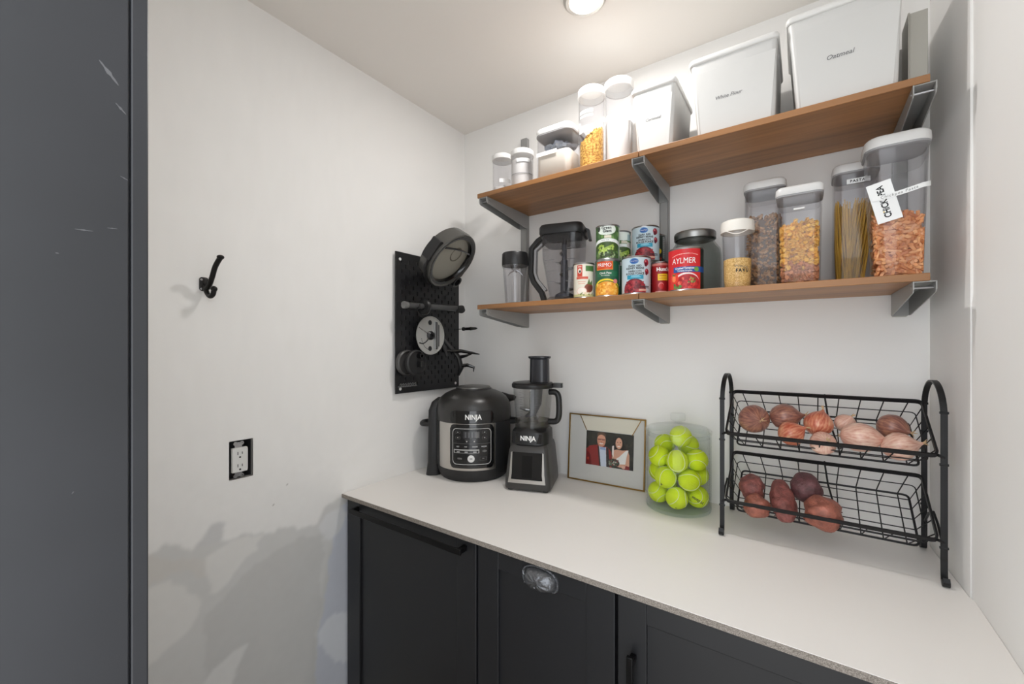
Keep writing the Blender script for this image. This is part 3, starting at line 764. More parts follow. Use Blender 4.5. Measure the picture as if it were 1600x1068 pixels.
# ================================================================== ON THE WORKTOP
# ------------------------------------------------------------------ pressure cooker
def cooker():
    x, y = -1.085, 1.29
    t = thing('pressure_cooker', 'round black and steel electric pressure cooker in the corner', 'pressure cooker', (x, y, ZT), face_cam(x, y, -3))
    MB().lathe([(0.001, 0.0), (0.126, 0.0), (0.132, 0.006), (0.138, 0.018), (0.142, 0.030), (0.143, 0.046), (0.001, 0.046)], 64).build('base', M_blackm, t)
    b = MB().lathe([(0.001, 0.046), (0.143, 0.046), (0.1445, 0.052), (0.1445, 0.214), (0.143, 0.218), (0.001, 0.218)], 72).build('steel_body', M_steel, t)
    MB().lathe([(0.001, 0.218), (0.1455, 0.218), (0.1475, 0.223), (0.1475, 0.250), (0.146, 0.268), (0.141, 0.286), (0.130, 0.303), (0.112, 0.317), (0.090, 0.327), (0.072, 0.333), (0.070, 0.338), (0.001, 0.338)], 72).build('lid', mat('cooker lid', (44, 43, 42), 0.34), t)
    MB().lathe([(0.001, 0.338), (0.066, 0.338), (0.066, 0.342), (0.062, 0.3445), (0.001, 0.3445)], 48).build('lid_disc', mat('lid disc', (120, 119, 116), 0.35, metal=0.7), t)
    # dark vertical panels on both sides of the front
    def curved(a0, a1, z0, z1, r0, r1, n=24, rc=0.0):
        mb = MB(); rings = []
        for i in range(n + 1):
            a = a0 + (a1 - a0) * i / n
            e = 0
            if rc:
                d = min(i, n - i) / n * abs(a1 - a0) * r1
                if d < rc: e = rc - math.sqrt(max(0, rc * rc - (rc - d) ** 2))
            s, c = math.sin(a), -math.cos(a)
            rings.append([(r0 * s, r0 * c, z0 + e), (r1 * s, r1 * c, z0 + e), (r1 * s, r1 * c, z1 - e), (r0 * s, r0 * c, z1 - e)])
        return mb.loft(rings)
    curved(math.radians(37), math.radians(152), 0.047, 0.218, 0.140, 0.1462).build('side_cover', M_blackm, t, smooth=50)
    curved(math.radians(-152), math.radians(-62), 0.047, 0.218, 0.140, 0.1462).build('side_cover', M_blackm, t, smooth=50)
    curved(math.radians(-33), math.radians(33), 0.056, 0.216, 0.140, 0.1485, rc=0.016).build('console', M_blackg, t, smooth=50)
    curved(math.radians(-32), math.radians(32), 0.221, 0.266, 0.143, 0.1512, rc=0.012).build('badge_plate', M_blackg, t, smooth=50)
    R = 0.1489
    a = Art(-0.076, 0.076, 0.066, 0.206, 152, 140, (24, 24, 25))
    a.rrect(0, 0.136, 0.148, 0.132, 0.016, (190, 190, 188)); a.rrect(0, 0.136, 0.1435, 0.1275, 0.014, (24, 24, 25))
    W = (176, 176, 174); G = (96, 96, 96)
    for x_ in (-0.052, 0.048):
        for z_ in (0.188, 0.168):
            a.rrect(x_, z_, 0.018, 0.011, 0.003, G); a.rrect(x_, z_, 0.0165, 0.0095, 0.0025, (24, 24, 25)); a.rect(x_, z_, 0.005, 0.003, W)
    a.rect(-0.005, 0.179, 0.052, 0.026, (52, 52, 54))
    for k in range(4): a.rect(-0.022 + k * 0.012, 0.179, 0.006, 0.020, (84, 84, 86)); a.rect(0.020, 0.179, 0.0022, 0.022, W); a.rect(0.026, 0.179, 0.0015, 0.022, W)
    for x_ in (-0.018, 0.010): a.ell(x_, 0.155, 0.003, 0.0025, W); a.rect(x_, 0.161, 0.014, 0.002, G)
    a.rect(0, 0.147, 0.140, 0.0010, (120, 120, 120))
    for x_ in (-0.052, -0.022, 0.012, 0.046): a.rect(x_, 0.136, 0.010 if x_ < 0 else 0.020, 0.004, (140, 140, 140)); a.rect(x_, 0.1335, 0.006, 0.003, G)
    a.rect(-0.020, 0.119, 0.096, 0.014, (168, 168, 166)); a.rect(-0.020, 0.1175, 0.090, 0.008, (30, 30, 31))
    for x_ in (-0.050, -0.020, 0.012): a.rect(x_, 0.1165, 0.012, 0.005, (150, 150, 150))
    a.ell(0.048, 0.119, 0.009, 0.004, G)
    a.ell(-0.002, 0.092, 0.0130, 0.0130, (216, 216, 214)); a.rect(-0.002, 0.092, 0.010, 0.004, (120, 120, 120))
    a.rrect(0.043, 0.092, 0.026, 0.013, 0.002, G); a.rrect(0.043, 0.092, 0.024, 0.011, 0.002, (24, 24, 25)); a.rect(0.043, 0.092, 0.008, 0.005, G)
    a.rect(-0.045, 0.092, 0.018, 0.006, G)
    p = printed('control_panel', a, cyl_map(R), M_panelp, t); p['label'] = 'printed control panel with round start button'
    lettering('NINJA', 0.026, M_inkw, t, cyl_map(0.1518), at=(0.006, 0.243), bold=0.0006, sx=0.86)
    # rear/side vent column, handles, valve
    MB().loft([rr(0.056, 0.120, 0.020, 0.0, 5, -0.158, 0.020), rr(0.046, 0.116, 0.018, 0.05, 5, -0.156, 0.020), rr(0.046, 0.112, 0.018, 0.25, 5, -0.154, 0.022), rr(0.034, 0.095, 0.014, 0.282, 5, -0.148, 0.024), rr(0.018, 0.06, 0.008, 0.294, 5, -0.140, 0.026)]).build('vent_column', M_blackm, t, smooth=45)
    MB().tube(curve([(-0.165, -0.02, 0.196), (-0.200, -0.012, 0.196), (-0.207, 0.02, 0.196), (-0.200, 0.05, 0.196), (-0.165, 0.058, 0.196)]), 0.009, 12).build('handle', M_blackm, t, smooth=50)
    MB().tube(curve([(0.135, -0.02, 0.203), (0.172, -0.010, 0.203), (0.178, 0.02, 0.203), (0.172, 0.05, 0.203), (0.135, 0.06, 0.203)]), 0.008, 12).build('handle', M_blackm, t, smooth=50)
    MB().tube([(0.110, 0.05, 0.295), (0.140, 0.055, 0.288), (0.162, 0.058, 0.290), (0.168, 0.060, 0.296)], [0.020, 0.017, 0.012, 0.007], 14).build('valve', M_black, t, smooth=50)
    MB().tube([(-0.095, -0.108, 0.224), (-0.094, -0.107, 0.268), (-0.086, -0.098, 0.296), (-0.074, -0.084, 0.316)], 0.0016, 6).build('lid_seam', M_blackg, t)
    MB().tube([(0.085, -0.118, 0.224), (0.084, -0.117, 0.268), (0.078, -0.106, 0.294), (0.068, -0.092, 0.314)], 0.0016, 6).build('lid_seam', M_blackg, t)
cooker()

# ------------------------------------------------------------------ food processor
def processor():
    x, y = -0.8175, 1.306
    t = thing('food_processor', 'black food processor with clear work bowl and tall feed tube beside the cooker', 'food processor', (x, y, ZT), math.radians(19.3))
    cyb = -0.012
    MB().loft([rr(0.160, 0.185, 0.018, 0.006), rr(0.164, 0.190, 0.020, 0.012), rr(0.162, 0.188, 0.020, 0.040), rr(0.142, 0.172, 0.018, 0.135, cy=0.004), rr(0.134, 0.160, 0.018, 0.150, cy=0.006), rr(0.120, 0.140, 0.018, 0.160, cy=0.006)]).build('motor_base', mat('processor base', (58, 57, 56), 0.35), t, smooth=40)
    for sx in (-1, 1):
        for sy in (-1, 1):
            MB().lathe([(0.001, 0), (0.010, 0), (0.011, 0.008), (0.001, 0.008)], 14, c=(sx * 0.062, sy * 0.076, 0)).build('foot', M_blackm, t)
    # slanted front: maps panel coords (u, v) to the front face
    def fr(u, v, o=0.0):
        s = (v - 0.040) / 0.095
        yy = -(0.094 + (0.082 - 0.094) * s) - o
        return (u, yy + 0.0, v)
    def plate(name, pts, m, o0, o1):
        MB().loft([[fr(u, v, o0) for u, v in pts], [fr(u, v, o1) for u, v in pts]]).build(name, m, t, smooth=30)
    plate('silver_trim', [(-0.066, 0.030), (0.066, 0.030), (0.062, 0.060), (0.058, 0.132), (0.0535, 0.134), (0.0535, 0.060), (0.056, 0.042), (-0.056, 0.042), (-0.0535, 0.060), (-0.0535, 0.134), (-0.058, 0.132), (-0.062, 0.060)], M_steel, -0.004, 0.004)
    plate('front_panel', [(-0.0545, 0.043), (0.0545, 0.043), (0.0520, 0.133), (-0.0520, 0.133)], M_blackg, -0.004, 0.0025)
    plate('display', [(-0.018, 0.048), (0.018, 0.048), (0.018, 0.122), (-0.018, 0.122)], mat('display black', (8, 8, 9), 0.08), 0.0020, 0.0032)
    # collar
    MB().loft([rr(0.118, 0.140, 0.030, 0.152), rr(0.136, 0.150, 0.040, 0.158), rr(0.134, 0.146, 0.045, 0.200), rr(0.118, 0.126, 0.050, 0.212)]).build('collar', M_black, t, smooth=40)
    plate('name_plate', [(-0.046, 0.163), (0.046, 0.163), (0.046, 0.195), (-0.046, 0.195)], M_blackg, -0.012, -0.0005 - 0.0035)
    Mt = Matrix.Translation((0, -0.0765, 0.180)) @ Matrix.Rotation(PI / 2, 4, 'X')
    lettering('NINJA', 0.023, M_inkw, t, M=Mt, bold=0.0007, sx=0.88)
    # bowl
    MB().lathe([(0.001, 0.208), (0.058, 0.208), (0.060, 0.216), (0.066, 0.270), (0.0715, 0.352), (0.0690, 0.352), (0.0635, 0.270), (0.0570, 0.219), (0.001, 0.219)], 48).build('work_bowl', mat_clear('bowl plastic', (246, 246, 246), edge=0.35, base=0.03, rough=0.06), t)
    mk = MB()
    for k in range(12):
        z = 0.245 + k * 0.0085; r = 0.0648 + (z - 0.25) * 0.066
        for a0, l in ((-0.52, 0.26 if k % 3 == 0 else 0.15), (0.36, 0.20 if k % 3 == 0 else 0.11)):
            mk.add([((r + 0.0006) * math.sin(a0 + l * q), -(r + 0.0006) * math.cos(a0 + l * q), z + e) for q in (0, 0.5, 1) for e in (0, 0.0012)], [(0, 2, 3, 1), (2, 4, 5, 3)])
    mk.build('measure_marks', M_inkg, t, smooth=0, fixn=False)
    MB().lathe([(0.020, 0.219), (0.022, 0.219), (0.018, 0.240), (0.0125, 0.250), (0.011, 0.335), (0.008, 0.338), (0.0005, 0.338)], 20).build('blade_shaft', M_smoke, t)
    for k in range(3):
        z = 0.236 + 0.03 * k; a = 0.7 + k * 2.0
        MB().tube([(0.010 * math.cos(a), 0.010 * math.sin(a), z), (0.030 * math.cos(a + 0.5), 0.030 * math.sin(a + 0.5), z + 0.004), (0.050 * math.cos(a + 1.0), 0.050 * math.sin(a + 1.0), z + 0.012)], [0.007, 0.006, 0.002], 8).build('blade', M_tin, t)
    MB().tube([(0.022, -0.030, 0.350), (0.020, -0.034, 0.300), (0.008, -0.036, 0.262), (-0.018, -0.034, 0.250)], [0.022, 0.020, 0.013, 0.005], 14).build('inner_chute', mat('chute grey', (70, 70, 73), 0.3), t)
    # lid, chute, handle
    MB().lathe([(0.001, 0.352), (0.0745, 0.352), (0.0765, 0.355), (0.0765, 0.365), (0.072, 0.371), (0.060, 0.373), (0.001, 0.373)], 48).build('lid', M_black, t)
    MB().loft([rr(0.072, 0.058, 0.026, 0.370, 6, 0.026, 0.0), rr(0.070, 0.056, 0.026, 0.455, 6, 0.026, 0.0), rr(0.082, 0.066, 0.030, 0.460, 6, 0.026, 0.0), rr(0.082, 0.066, 0.030, 0.466, 6, 0.026, 0.0), rr(0.066, 0.052, 0.024, 0.466, 6, 0.026, 0.0), rr(0.064, 0.050, 0.024, 0.380, 6, 0.026, 0.0)]).build('feed_tube', mat('feed tube', (38, 39, 44), 0.22), t, smooth=40)
    MB().loft([rr(0.036, 0.030, 0.005, 0.354, 3, 0.092, 0.0), rr(0.036, 0.030, 0.005, 0.370, 3, 0.092, 0.0)]).build('lid_latch', M_black, t)
    MB().tube(curve([(0.064, -0.010, 0.338), (0.085, -0.014, 0.338), (0.098, -0.016, 0.322), (0.100, -0.016, 0.262), (0.090, -0.014, 0.236), (0.062, -0.010, 0.232)]), 0.0108, 14).build('handle', M_black, t, smooth=60)
    MB().lathe([(0.0585, 0.206), (0.0635, 0.206), (0.0650, 0.236), (0.0628, 0.236), (0.0595, 0.212), (0.0585, 0.206)], 40).build('bowl_skirt', M_smoke, t)
processor()

# ------------------------------------------------------------------ photo frame
def photo_frame():
    t = thing('photo_frame', 'brass and glass picture frame with a wedding photo leaning on the wall', 'picture frame', (-0.5975, 1.4445, ZT), math.radians(2.5))
    tilt = Matrix.Rotation(-math.atan2(0.020, 0.245), 4, 'X')
    W, Hh = 0.290, 0.247
    X = lambda x, y, z: tilt @ Vector((x, y, z))
    mb = MB()
    def bar(a, b, nm):
        MB().span(a, b, tilt).build(nm, M_brass, t, bev=0.0006)
    e = 0.0045
    bar((-W / 2, -0.004, 0.0004), (W / 2, 0.004, e), 'rail'); bar((-W / 2, -0.004, Hh - e), (W / 2, 0.004, Hh), 'rail')
    bar((-W / 2, -0.004, e), (-W / 2 + e, 0.004, Hh - e), 'stile'); bar((W / 2 - e, -0.004, e), (W / 2, 0.004, Hh - e), 'stile')
    MB().span((-W / 2 + e, 0.001, e), (W / 2 - e, 0.003, Hh - e), tilt).build('back_board', mat('pale back board', (205, 205, 201), 0.5), t)
    MB().prism([(-0.098, Hh - e - 0.002), (0.125, Hh - e - 0.002), (0.098, 0.190), (-0.074, 0.190)], 0, 0.0008, tilt @ Matrix.Translation((0, 0.0008, 0)) @ Matrix.Rotation(PI / 2, 4, 'X')).build('mat_flap', mat('cream card', (222, 218, 202), 0.6), t)
    for p in ((( -0.101, -0.0005, Hh - e), (-0.074, -0.0005, 0.189)), ((0.128, -0.0005, Hh - e), (0.098, -0.0005, 0.187))):
        MB().tube([X(*p[0]), X(*p[1])], 0.0016, 6).build('wire', M_brass, t)
    MB().span((-W / 2 + e, -0.0025, e), (W / 2 - e, -0.0010, Hh - e), tilt).build('glass_pane', mat_clear('frame glass', (252, 252, 252), edge=0.4, base=0.02, rough=0.0), t)
    a = Art(0, 100, 0, 68, 132, 92, (44, 44, 40))
    a.speck((0, 100, 0, 68), [(52, 54, 46), (38, 38, 36), (60, 58, 48), (48, 50, 44)], 160, 2, 6, 4)
    # man in a red jacket
    a.poly([(0, 0), (0, 30), (8, 38), (22, 41), (34, 42), (48, 38), (55, 30), (56, 0)], (146, 42, 40))
    a.poly([(0, 0), (0, 30), (10, 20), (14, 0)], (112, 18, 20)); a.ell(5, 12, 2, 3, (180, 60, 40))
    a.poly([(25, 40), (31, 36), (44, 0), (30, 0)], (40, 36, 38)); a.poly([(44, 36), (48, 39), (52, 0), (44, 0)], (40, 36, 38))
    a.poly([(28, 40), (36, 34), (43, 39), (45, 0), (33, 0)], (206, 216, 232)); a.poly([(31, 38), (41, 38), (43, 32), (30, 33)], (150, 172, 214))
    a.ell(33, 51, 9.2, 13, (212, 148, 122)); a.ell(33, 61, 9.4, 6.5, (96, 74, 58)); a.ell(33, 55, 8.4, 7, (222, 164, 138))
    a.rect(33, 53, 16, 0.9, (70, 40, 36)); a.rect(29, 52, 6, 2.2, (150, 90, 80)); a.rect(37, 52, 6, 2.2, (150, 90, 80)); a.ell(33, 44.5, 4.5, 1.5, (240, 226, 220)); a.ell(33, 47.5, 1.6, 2, (200, 128, 104))
    # woman in a white dress
    a.ell(70, 48, 10, 15, (34, 26, 26)); a.ell(79, 38, 6, 10, (34, 26, 26)); a.ell(62, 40, 5, 8, (34, 26, 26))
    a.poly([(58, 34), (66, 37), (76, 36), (88, 38), (92, 28), (92, 8), (86, 2), (60, 4), (56, 20)], (214, 164, 140))
    a.ell(70, 49, 7, 11, (222, 170, 144)); a.ell(67, 51, 1.2, 0.8, (50, 30, 30)); a.ell(73, 51, 1.2, 0.8, (50, 30, 30)); a.ell(70, 43, 3.4, 1.3, (246, 232, 226)); a.ell(70, 47, 1.2, 1.6, (204, 146, 122))
    a.poly([(64, 8), (66, 20), (70, 22), (84, 36), (90, 38), (86, 24), (84, 10)], (238, 238, 236)); a.poly([(56, 42), (60, 44), (60, 20), (56, 26)], (236, 226, 222))
    a.ell(60, 10, 12, 8, (54, 62, 50)); a.speck((50, 72, 4, 17), [(86, 100, 84), (40, 48, 38), (228, 220, 214), (120, 130, 110), (150, 40, 50)], 40, 0.8, 2.2, 9)
    a.poly([(78, 0), (86, 8), (92, 6), (92, 0)], (130, 28, 34)); a.ell(80, 4, 4, 3, (222, 176, 160))
    ph = printed('photograph', a, lambda u, v: tuple(X(-0.074 + 0.178 * u / 100, -0.0004, 0.064 + 0.124 * v / 68)), M_photo, t)
    ph['label'] = 'colour print of a couple, red jacket and white dress'
photo_frame()

# ------------------------------------------------------------------ glass jar with tennis balls
def jar():
    t = thing('glass_jar', 'clear glass jar with knob lid full of tennis balls', 'jar', (-0.3255, 1.378, ZT))
    R = 0.0955
    MB().lathe([(R - 0.004, 0.012), (R, 0.014), (R, 0.235), (R - 0.0035, 0.236), (R - 0.0035, 0.0125), (R - 0.004, 0.012)], 64).build('wall', M_clear2, t)
    MB().lathe([(0.001, 0.0), (R - 0.006, 0.0), (R - 0.001, 0.003), (R, 0.008), (R, 0.012), (0.001, 0.0117)], 64).build('base', mat_clear('jar base glass', (243, 247, 249), edge=0.4, base=0.03, rough=0.02), t)
    lid = MB().lathe([(R - 0.006, 0.222), (R - 0.004, 0.222), (R - 0.004, 0.2365), (R + 0.002, 0.2365), (R + 0.002, 0.243), (R - 0.008, 0.250), (0.05, 0.258), (0.012, 0.262), (0.001, 0.262), (0.001, 0.259), (0.05, 0.255), (R - 0.006, 0.246), (R - 0.006, 0.222)], 56).build('lid', M_clear2, t)
    MB().lathe([(0.001, 0.262), (0.010, 0.262), (0.010, 0.268), (0.021, 0.271), (0.022, 0.276), (0.022, 0.290), (0.020, 0.293), (0.001, 0.293)], 32).build('knob', M_clear2, t)
jar()
BALLS = [(-0.3129, 1.3581, 1.1316), (-0.3745, 1.3467, 1.0643), (-0.3145, 1.3208, 1.0633), (-0.2683, 1.367, 1.0637), (-0.3033, 1.412, 1.0956), (-0.3491, 1.3248, 1.008), (-0.2832, 1.338, 1.0066), (-0.3775, 1.3519, 0.9505), (-0.3151, 1.3207, 0.9523), (-0.2674, 1.3742, 0.9505), (-0.3737, 1.4067, 1.0901), (-0.3837, 1.3803, 1.009), (-0.2728, 1.4026, 1.0091), (-0.3005, 1.4305, 0.9505), (-0.369, 1.4167, 0.9505), (-0.3371, 1.435, 1.0045)]
BALL_L = ['yellow tennis ball on top of the pile in the jar', 'yellow tennis ball at the upper left of the jar, against the glass', 'yellow tennis ball in the centre front of the jar, third layer up',
          'yellow tennis ball at the upper right of the jar, against the glass', 'yellow tennis ball with black print behind the top right balls', 'yellow tennis ball with a small black mark, left front of the second layer',
          'yellow tennis ball at the right front of the second layer in the jar', 'yellow tennis ball at the lower left of the jar bottom', 'yellow tennis ball at the front centre of the jar bottom with small black mark',
          'yellow tennis ball with black script lettering at the lower right of the jar bottom', 'yellow tennis ball at the upper left back of the jar', 'yellow tennis ball at the left edge of the jar, half hidden in the second layer',
          'yellow tennis ball at the right edge of the jar, half hidden in the second layer', 'yellow tennis ball at the back right of the jar bottom', 'yellow tennis ball at the back left of the jar bottom', 'yellow tennis ball at the back of the second layer']
def tennis():
    r = 0.0323
    src = MB().sphere((0, 0, 0), r, 32, 20); felt = None
    pts = []
    for i in range(64):
        q = 2 * PI * i / 64; A = 0.44
        v = Vector((math.cos(q) * (1 - 0.35) + 0.35 * math.cos(3 * q), math.sin(q) * (1 - 0.35) - 0.35 * math.sin(3 * q), 2 * math.sqrt(0.65 * 0.35) * math.sin(2 * q))).normalized()
        pts.append(v * (r + 0.00005))
    seam = None
    rd = random.Random(5)
    for i, (p, lb) in enumerate(zip(BALLS, BALL_L)):
        t = thing('tennis_ball', lb, 'tennis ball', p, 0, 'tennis balls in the glass jar')
        t.rotation_euler = (rd.uniform(0, 6), rd.uniform(0, 6), rd.uniform(0, 6))
        if felt is None:
            felt = src.build('felt', M_ball, t, smooth=80); seam = MB().tube(pts, 0.0009, 5, closed=True).build('seam', M_seam, t, smooth=80)
        else:
            for s in (felt, seam):
                c = s.copy(); COL.objects.link(c); c.parent = t
    # print on four of them, turned to the room
    def mark(i, txt, size, az, el, rot=0.0):
        c = Vector(BALLS[i]); d = Vector((-c.x, -c.y, 0)).normalized(); base = math.atan2(d.y, d.x) + az
        R_ = r + 0.0004
        def mp(x, y):
            a = base + x / R_; e = el + y / R_
            return c + Vector((math.cos(a) * math.cos(e), math.sin(a) * math.cos(e), math.sin(e))) * R_
        tb = bpy.data.objects['tennis_ball' if i == 0 else 'tennis_ball.%03d' % i]
        mw = Euler(tb.rotation_euler).to_matrix().to_4x4(); inv = (Matrix.Translation(c) @ mw).inverted()
        vs, fs = text_geo(txt, size, 0.0003, 0.2)
        kc, ks = math.cos(rot), math.sin(rot)
        mb = MB(); mb.add([inv @ mp(x * kc - y * ks, x * ks + y * kc) for x, y, z in vs], fs)
        mb.build('print', M_ink, tb, smooth=0, fixn=False)
    mark(9, 'Wilson', 0.013, 0.05, -0.05, PI - 0.45); mark(4, '4', 0.016, 0.0, 0.55); mark(5, '+', 0.013, -0.45, -0.5); mark(8, '+', 0.013, -0.15, -0.75)
tennis()

# ------------------------------------------------------------------ wire rack
RX0, RX1 = -0.182, 0.2425
def rack():
    t = thing('wire_rack', 'black two tier wire vegetable rack on the worktop against the right wall', 'rack', (0.03, 1.34, ZT))
    O = Vector((0.03, 1.34, ZT))
    L_ = lambda p: Vector(p) - O
    for x, sgn in ((RX0, -1), (RX1, 1)):
        yf, yr, zt = 1.252, 1.432, 1.330
        arch = [(x, yf, 0.955)] + [(x, yf, z) for z in (1.0, 1.1, 1.2, 1.27)]
        cy = (yf + yr) / 2; rad = (yr - yf) / 2
        arch += [(x, cy - rad * math.cos(a), 1.255 + (zt - 1.255) * math.sin(a)) for a in [PI * k / 16 for k in range(1, 16)]]
        arch += [(x, yr, z) for z in (1.27, 1.2, 1.1, 1.0, 0.955)]
        fr = MB().tube([L_(p) for p in arch], 0.005, rect=(0.0055, 0.0018), up=(1, 0, 0)).build('side_frame', M_wire, t, smooth=40)
        for yy, dr in ((yf, -1), (yr, 1)):
            foot = [(x, yy, 0.96), (x, yy, 0.935), (x, yy + dr * 0.002, 0.920)] + [(x, yy + dr * 0.012 - dr * 0.010 * math.cos(a), 0.918 - 0.008 * math.sin(a)) for a in [PI * k / 6 for k in range(0, 7)]] + [(x, yy + dr * 0.018, 0.926)]
            MB().tube([L_(p) for p in foot], 0.005, rect=(0.0055, 0.0018), up=(1, 0, 0)).build('foot', M_wire, fr, smooth=40)
            MB().lathe([(0.001, -0.007), (0.007, -0.006), (0.007, 0.006), (0.001, 0.007)], 14, M=Matrix.Translation(L_((x, yy + dr * 0.014, 0.9137))) @ Matrix.Rotation(PI / 2, 4, 'Y')).build('foot_cap', M_blackm, fr)
        MB().tube([L_(p) for p in ((x, yf, 0.975), (x, yf + 0.05, 1.015), (x, cy, 1.03), (x, yr - 0.05, 1.015), (x, yr, 0.975))], 0.0025, 6).build('brace', M_wire, fr)
        for yy in (yf, yr):
            for z in (1.268, 1.158 if yy == yf else 1.20, 0.982 if yy == yf else 1.02):
                MB().cyl(L_((x - 0.007, yy, z)), L_((x + 0.007, yy, z)), 0.0028, n=8).build('screw', M_wire, fr)
    def basket(dz):
        sl = Vector((0, 0.845, 0.535)); nn = Vector((0, -0.535, 0.845))
        F0 = Vector((0, 1.247, 1.177 + dz)); D = 0.183; dep = 0.056; ins = 0.021
        x0, x1 = RX0 + 0.009, RX1 - 0.010
        P = lambda x, s, h: L_(F0 + sl * s - nn * h + Vector((x, 0, 0)))
        cr = 0.012
        def loop(x0, x1, s0, s1, h, r, m=3):
            pts = []
            for cx, cs, a0 in ((x1 - r, s1 - r, 0), (x0 + r, s1 - r, PI / 2), (x0 + r, s0 + r, PI), (x1 - r, s0 + r, 1.5 * PI)):
                for k in range(m + 1):
                    a = a0 + PI / 2 * k / m
                    pts.append(P(cx + r * math.cos(a), cs + r * math.sin(a), h))
            return pts
        b = MB().tube(loop(x0, x1, 0, D, 0, 0.010), 0.0042, closed=True, rect=(0.0050, 0.0020)).build('basket', M_wire, t, smooth=40)
        bx0, bx1, bs0, bs1 = x0 + ins, x1 - ins, ins, D - ins * 0.75
        MB().tube(loop(bx0, bx1, bs0, bs1, dep, 0.010), 0.0026, 6, closed=True).build('bottom_ring', M_wire, b)
        mid = 0.5
        MB().tube(loop(x0 + ins * mid, x1 - ins * mid, ins * mid, D - ins * 0.75 * mid, dep * 0.5, 0.010), 0.0014, 5, closed=True).build('wire', M_wire, b)
        n = 9
        for k in range(n):
            x = x0 + (x1 - x0) * (k + 0.5) / n
            xb = bx0 + (bx1 - bx0) * (k + 0.5) / n
            MB().tube([P(x, 0, 0), P(xb, bs0, dep), P(xb, bs1, dep), P(x, D, 0)], 0.0014, 5).build('wire', M_wire, b)
        m = 5
        for k in range(m):
            s = 0 + D * (k + 0.5) / m; s_b = bs0 + (bs1 - bs0) * (k + 0.5) / m
            MB().tube([P(x0, s, 0), P(bx0, s_b, dep), P(bx1, s_b, dep), P(x1, s, 0)], 0.0014, 5).build('wire', M_wire, b)
        xc = (x0 + x1) / 2 + 0.01
        MB().tube([P(xc, D, 0), P(xc + 0.004, D + 0.004, -0.004), P(xc + 0.012, bs1 - 0.01, dep - 0.006), P(xc + 0.03, bs0 + 0.02, dep - 0.004), P(xc + 0.036, 0.0, 0.0)], 0.0022, 6).build('divider_wire', M_wire, b)
        for x, xe in ((x0, RX0), (x1, RX1)):
            MB().tube([P(x, 0.002, 0), L_((xe, 1.252, 1.177 + dz - 0.004))], 0.003, 6).build('mount', M_wire, b)
    basket(0.0); basket(-0.18)
rack()

# ------------------------------------------------------------------ onions and sweet potatoes
def mat_onion(name, a, b, c):
    m, N, L, p = new_mat(name)
    tc = N.new('ShaderNodeTexCoord')
    w = N.new('ShaderNodeTexWave'); w.wave_type = 'RINGS'; w.rings_direction = 'Z'; w.inputs['Scale'].default_value = 0.0
    sep = N.new('ShaderNodeSeparateXYZ'); L.new(tc.outputs['Object'], sep.inputs[0])
    at = N.new('ShaderNodeMath'); at.operation = 'ARCTAN2'; L.new(sep.outputs['X'], at.inputs[0]); L.new(sep.outputs['Y'], at.inputs[1])
    cmb = N.new('ShaderNodeCombineXYZ'); L.new(at.outputs[0], cmb.inputs[0])
    zz = N.new('ShaderNodeMath'); zz.operation = 'MULTIPLY'; zz.inputs[1].default_value = 9.0; L.new(sep.outputs['Z'], zz.inputs[0]); L.new(zz.outputs[0], cmb.inputs[1])
    n = N.new('ShaderNodeTexNoise'); n.inputs['Scale'].default_value = 6.5; n.inputs['Detail'].default_value = 4; L.new(cmb.outputs[0], n.inputs['Vector'])
    n2 = N.new('ShaderNodeTexNoise'); n2.inputs['Scale'].default_value = 26; n2.inputs['Detail'].default_value = 3; L.new(tc.outputs['Object'], n2.inputs['Vector'])
    av = N.new('ShaderNodeMath'); av.operation = 'MULTIPLY_ADD'; av.inputs[1].default_value = 0.45; L.new(n2.outputs['Fac'], av.inputs[0])
    hh = N.new('ShaderNodeMath'); hh.operation = 'MULTIPLY'; hh.inputs[1].default_value = 0.6; L.new(n.outputs['Fac'], hh.inputs[0]); L.new(hh.outputs[0], av.inputs[2])
    r = N.new('ShaderNodeValToRGB'); e = r.color_ramp.elements
    e[0].position = 0.40; e[0].color = (*lin(a), 1); e[1].position = 0.66; e[1].color = (*lin(c), 1); k = e.new(0.53); k.color = (*lin(b), 1)
    L.new(av.outputs[0], r.inputs['Fac']); L.new(r.outputs['Color'], p.inputs['Base Color'])
    p.inputs['Roughness'].default_value = 0.28
    N.remove(w)
    return m
ON1 = mat_onion('purple brown onion skin', (120, 78, 72), (152, 104, 90), (186, 136, 108))
ON2 = mat_onion('pink onion skin', (206, 150, 132), (226, 184, 166), (238, 210, 190))
ON3 = mat_onion('orange red onion skin', (176, 82, 62), (206, 124, 96), (224, 176, 140))
DRY = mat('dry onion tip', (206, 176, 136), 0.8)
